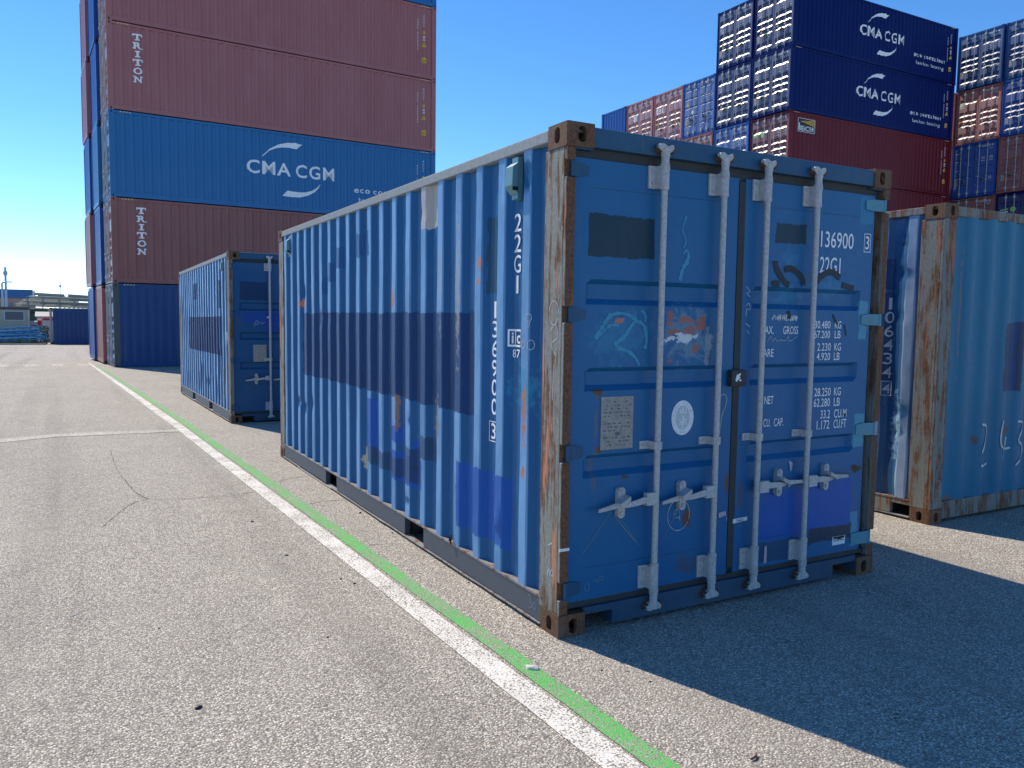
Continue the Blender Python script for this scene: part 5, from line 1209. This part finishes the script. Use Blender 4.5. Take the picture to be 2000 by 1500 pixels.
# pile of blue steel masts: each a square lattice-like beam
beams = [((-9.5, 62.5, 0.22), (-3.55, 64.0, 0.62), 0.12), ((-9.5, 62.2, 0.05), (-3.5, 63.4, 0.40), 0.10), ((-9.0, 62.0, -0.15), (-3.35, 62.8, 0.12), 0.11), ((-9.2, 61.9, -0.36), (-3.3, 62.4, -0.12), 0.10), ((-9.3, 63.2, -0.05), (-3.9, 64.2, 0.33), 0.10), ((-9.0, 62.7, -0.2), (-3.7, 63.5, -0.02), 0.09)]
bl = ['topmost', 'second', 'middle front', 'lowest front', 'rear upper', 'rear lower']
for (a, b, r), w in zip(beams, bl):
    mb = MB(); a = Vector(a); b = Vector(b); d = (b - a).normalized(); u = Vector((0, 0, 1)); n_ = d.cross(u).normalized(); q = n_.cross(d)
    for sx, sy in ((-1, -1), (1, -1), (1, 1), (-1, 1)): mb.tube(a + n_ * sx * r + q * sy * r, b + n_ * sx * r * 0.7 + q * sy * r * 0.7, 0.045, 0.045, 6)
    for k in range(12):
        p = a + (b - a) * (k / 12); p2 = a + (b - a) * ((k + 1) / 12); s_ = 1 if k % 2 else -1
        mb.tube(p - n_ * r + q * s_ * r, p2 - n_ * r - q * s_ * r, 0.022, 0.022, 5); mb.tube(p + n_ * r * s_ + q * r, p2 - n_ * r * s_ + q * r, 0.022, 0.022, 5)
    tag(add('steel_mast', mb.mesh('steel_mast'), 'bluesteel'), '%s light blue steel mast in the pile before the cream hut' % w, 'steel mast', 'blue steel pile')
# weeds along the kerb
for k in range(9):
    x = -8.4 + k * 0.6 + random.uniform(-.2, .2); mb = MB(); base = Vector((x, 61.65 + random.uniform(0, .25), g0 + 0.05))
    for j in range(70):
        a = random.uniform(0, 2 * math.pi); rr = random.uniform(0.02, 0.28) ; p = base + Vector((math.cos(a) * rr, math.sin(a) * rr * 0.6, random.uniform(0.0, 0.34) * (1 - rr)))
        dv = Vector((random.uniform(-1, 1), random.uniform(-1, 1), random.uniform(0, 1.2))) * 0.07; sv = dv.cross(Vector((0.3, 0.7, 0.2))).normalized() * 0.025
        mb.quad(p, p + dv * 0.5 + sv, p + dv, p + dv * 0.5 - sv)
    tag(add('weed_plant', mb.mesh('weed_plant'), 'leaf'), '%s low green weed from the left along the far kerb' % ('first', 'second', 'third', 'fourth', 'fifth', 'sixth', 'seventh', 'eighth', 'ninth')[k], 'weed', 'weeds along the far kerb')
mb = MB(); base = Vector((-3.45, 63.2, g0))
for j in range(420):
    p = base + Vector((random.gauss(0, .18), random.gauss(0, .3), random.uniform(0.1, 1.25))); dv = Vector((random.uniform(-1, 1), random.uniform(-1, 1), random.uniform(-.3, 1))) * 0.10; sv = dv.cross(Vector((0.3, 0.7, 0.2))).normalized() * 0.035
    mb.quad(p, p + dv * 0.5 + sv, p + dv, p + dv * 0.5 - sv)
sh = tag(empty('shrub', base), 'green shrub squeezed between the blue steel pile and the far container', 'shrub')
add('foliage', mb.mesh('foliage'), 'leaf', sh).location = -base
mb = MB(); mb.tube((0, 0, 0), (0.05, 0, 0.9), 0.02, 0.01, 6); add('stem', mb.mesh('stem'), 'soil', sh)
# pipe with red cap, white cabin, dark sheeting
mb = MB(); mb.tube((-7, 68.2, 0.90), (-3.95, 68, 0.90), 0.15, 0.15, 12); mb.tube((-7, 68.0, 0.55), (-4.1, 67.8, 0.55), 0.13, 0.13, 12); mb.box(-6.6, -6.4, 67.7, 68.3, gz(68), 0.45); mb.box(-4.7, -4.5, 67.7, 68.3, gz(68), 0.45)
pp = tag(empty('pipe_section', (-5.5, 68, gz(68))), 'pale pipes with a red end cap behind the blue steel pile', 'pipe'); q = add('pipe', mb.mesh('pipe', 40), 'whitep', pp); q.location = (5.5, -68, -gz(68))
mb = MB(); mb.tube((-3.95, 68, 0.90), (-3.72, 67.97, 0.90), 0.28, 0.24, 14); q = add('end_cap', mb.mesh('end_cap', 40), 'redp', pp); q.location = (5.5, -68, -gz(68))
cb = tag(empty('site_cabin', (-4.05, 70, gz(70))), 'white site cabin with dark roof and red sign, half hidden by the far container', 'cabin')
mb = MB(); mb.box(0, 3.4, 0, 2.2, 0, 1.98); add('wall', mb.mesh('wall'), 'whitep', cb)
mb = MB(); mb.prism([(-0.15, -0.2, 1.981), (3.6, -0.2, 1.981), (3.6, 1.1, 2.35), (-0.15, 1.1, 2.35)], (0, 0, 0.05)); add('roof', mb.mesh('roof'), 'rack', cb)
mb = MB(); mb.box(0.36, 1.1, -0.03, 0, 1.72, 1.88); add('sign', mb.mesh('sign'), 'redp', cb)
sc = tag(empty('sheeted_stack', (-5.6, 74, gz(74))), 'dark green sheeted stack behind the cream hut', 'stack')
mb = MB(); mb.box(0, 3.0, 0, 2.5, 0, 2.35); mb.box(0.1, 2.2, 0.1, 2.4, 2.35, 2.7); add('cover', mb.mesh('cover', None, 0.08), 'darkgreen', sc)
mb = MB()
for k in range(5): mb.box(0.2 + k * 0.6, 0.3 + k * 0.6, -0.02, 0.0, 0.3, 2.2)
add('strap', mb.mesh('strap'), 'rack', sc)
# long pipe racks
rk = tag(empty('pipe_rack', (-3, 95, gz(95))), 'long steel rack stacked with grey green pipes in the far distance', 'pipe rack')
for k, (z, y, xa, xb) in enumerate([(4.28, 0, -1.9, 0.9), (4.10, 1, -1.6, 3.4), (3.95, -0.2, -2.4, 3.4), (3.72, 0.5, -2.4, 3.4), (3.50, -0.3, -3.0, 3.6), (3.28, 0.4, -3.4, 3.6), (4.22, 0.8, 1.2, 3.3), (4.02, 0.5, -2.3, 1.4), (3.84, 0.9, -2.2, 3.5), (3.60, -0.1, -2.9, 2.2), (3.40, 0.8, -3.2, 3.6), (3.16, 0.0, -3.6, 3.6), (3.02, 0.6, -3.6, 3.7)]):
    mb = MB(); mb.tube((xa, y, z + 0.13), (xb, y, z + 0.02), 0.15 if k in (0, 6) else 0.07, 0.15 if k in (0, 6) else 0.07, 8); add('pipe', mb.mesh('pipe', 40), 'pipe', rk)
for x in (-2.6, -1.2, 0.3, 1.7, 3.1):
    mb = MB(); mb.box(x, x + 0.09, -0.45, -0.36, 0, 4.1); mb.box(x, x + 0.09, 1.1, 1.2, 0, 4.1)
    for z in (3.1, 3.4, 3.65, 3.88): mb.box(x + 0.002, x + 0.088, -0.36, 1.1, z, z + 0.06)
    add('upright', mb.mesh('upright'), 'rack', rk)
bb = tag(empty('warehouse', (-12, 110, gz(110))), 'long blue clad warehouse in the far left distance', 'building')
mb = MB(); mb.box(-14, 6.5, 0, 12, 4.15, 5.2); add('cladding', mb.mesh('cladding'), 'bluecladding', bb)
mb = MB(); mb.box(-13.9, 6.4, 0.2, 11.8, 0, 4.15); add('wall', mb.mesh('wall'), 'tan', bb)
for k in range(9):
    mb = MB(); mb.box(-13.5 + k * 2.4, -12.4 + k * 2.4, 0.12, 0.2, 0.4, 3.6); add('doorway', mb.mesh('doorway'), 'rack', bb)
# sandy heap and fence behind
mb = MB(); nx = 40
for i in range(nx):
    xa, xb = -20 + i, -19 + i; h = lambda x: gz(100) + 2.9 + 0.5 * mnoise.noise((x * 0.35, 2, 0))
    mb.quad((xa, 102, gz(100)), (xb, 102, gz(100)), (xb, 105, h(xb)), (xa, 105, h(xa))); mb.quad((xa, 105, h(xa)), (xb, 105, h(xb)), (xb, 112, gz(100)), (xa, 112, gz(100)))
tag(add('terrain_bank', mb.mesh('terrain_bank', 40), 'tan'), kind='structure')
# masts and lamps
def lamp(name, x, y, top, r, label, arm=None, mat='paleblue', head=0.18):
    rt = tag(empty(name, (x, y, gz(y))), label, 'lamp post'); h = top - gz(y)
    mb = MB(); mb.tube((0, 0, 0), (0, 0, h), r, r * 0.75, 10); add('pole', mb.mesh('pole', 40), mat, rt)
    mb = MB()
    if arm: mb.tube((0, 0, h), (arm, 0, h + 0.08), r * 0.7, r * 0.6, 8); mb.box(arm - 0.1, arm + 0.35, -0.12, 0.12, h + 0.02, h + 0.12)
    else: mb.tube((0, 0, h - 0.35), (0, 0, h - 0.15), head * 0.5, head, 10); mb.tube((0, 0, h - 0.15), (0, 0, h + 0.05), head, head * 0.7, 10); mb.tube((0, 0, h + 0.05), (0, 0, h + 0.4), head * 0.45, head * 0.4, 8)
    add('lamp_head', mb.mesh('lamp_head', 40), mat, rt)
lamp('camera_mast', -6.33, 75, 5.0, 0.11, 'tall pale blue mast with a round head above the cream hut')
lamp('street_lamp', -6.42, 72, 4.0, 0.09, 'pale blue street lamp with a short arm left of the tall mast', 0.35)
lamp('street_lamp', -2.66, 140, 6.0, 0.07, 'thin far lamp post standing above the pipe racks', None, 'rack', 0.16)
lamp('street_lamp', -6.3, 150, 4.9, 0.05, 'tiny lamp head above the end of the blue warehouse', None, 'rack', 0.13)

# ================================================================== litter on the asphalt
M['shell'] = plain('bleached_shell', (0.60, 0.57, 0.50, 1), 0.7, 0, 0.2, 60)
M['coal'] = plain('black_rubber', (0.015, 0.016, 0.02, 1), 0.6, 0, 0.2, 60)
M['twig'] = plain('reddish_twig', (0.18, 0.06, 0.045, 1), 0.8, 0, 0.3, 60)
def lump(name, x, y, sx, sy, sz, mat, label, cat, rz=0.0, seed=0, group=None):
    bm = bmesh.new(); bmesh.ops.create_icosphere(bm, subdivisions=3, radius=1.0)
    for v in bm.verts:
        n_ = mnoise.noise(v.co * 1.3 + Vector((seed, 0, 0))); v.co *= 1 + 0.35 * n_ + 0.12 * mnoise.noise(v.co * 4 + Vector((0, seed, 0)))
        v.co = Vector((v.co.x * sx, v.co.y * sy, max(-0.25, v.co.z) * sz + sz * 0.25))
    me = bpy.data.meshes.new(name); bm.to_mesh(me); bm.free(); finish(me, 50)
    o = add(name, me, mat); o.location = (x, y, gz(y) + (0.005 if -0.4 < x < -0.1 else 0.001)); o.rotation_euler = (0, 0, rz)
    return tag(o, label, cat, group)
lump('shell_fragment', -0.293, -0.243, 0.036, 0.019, 0.012, 'shell', 'bleached white shell fragment lying on the green line', 'shell', -0.75, 3)
lump('rubber_scrap', -1.714, 0.07, 0.016, 0.009, 0.009, 'coal', 'black rubber scrap on the bare asphalt, lower left', 'scrap', 0.4, 1)
tw = MB(); tw.path([(0.03, -1.293, 0.007), (0.055, -1.29, 0.010), (0.075, -1.275, 0.006)], 0.0045, 6); tw.tube((0.055, -1.29, 0.009), (0.066, -1.300, 0.007), 0.003, 0.002, 5)
tag(add('twig', tw.mesh('twig', 40), 'twig'), 'short reddish twig on the asphalt near the bottom edge', 'twig')
lump('paper_scrap', -2.154, 1.474, 0.020, 0.005, 0.003, 'shell', 'thin white scrap on the asphalt at the left', 'scrap', 0.3, 5)
PEB = ['right of the green line near the shadow edge', 'by the green line below the corner casting', 'smallest one below the corner casting', 'in the middle of the lower left lane', 'left of the lane middle, farther off', 'touching the white line on its left', 'left of the white line, second farthest', 'under the far fork pocket', 'between the fork pockets', 'farthest one left of the white line', 'under the near fork pocket', 'beside the near corner casting', 'close to the one touching the white line']
for k, (x, y, r) in enumerate([(0.113, -0.6, 0.008), (-0.015, -0.402, 0.010), (0.085, -0.466, 0.005), (-1.03, 0.559, 0.009), (-1.772, 1.068, 0.008), (-0.70, 1.42, 0.012), (-0.876, 2.072, 0.014), (-0.05, 3.0, 0.02), (-0.03, 2.3, 0.012), (-0.9, 3.1, 0.016), (-0.02, 1.0, 0.010), (-0.05, 0.5, 0.008), (-0.65, 1.30, 0.013)]):
    r *= 0.72
    lump('pebble', x, y, r, r * 0.7, r * 0.6, 'coal', 'small dark pebble on the asphalt, ' + PEB[k], 'pebble', k, k * 1.7, 'loose dark pebbles')
M['oil'] = plain('tar_spot', (0.022, 0.022, 0.024, 1), 0.55)
for k in range(14):
    a = random.uniform(0, 6.28); rr = abs(random.gauss(0, 0.06)); D = Decal(); s_ = random.uniform(0.003, 0.008)
    cx, cy = 0.835 + rr * math.cos(a), -1.32 + rr * math.sin(a); D.poly([(cx + s_ * (1 + .4 * random.uniform(-1, 1)) * math.cos(t_ * 0.9), cy + s_ * 0.7 * math.sin(t_ * 0.9)) for t_ in range(7)])
    add('tar_spot', D.project('tar_spot', lambda s, t: (s, t, 0.003 + 0.0002 * k)), 'oil', ground)
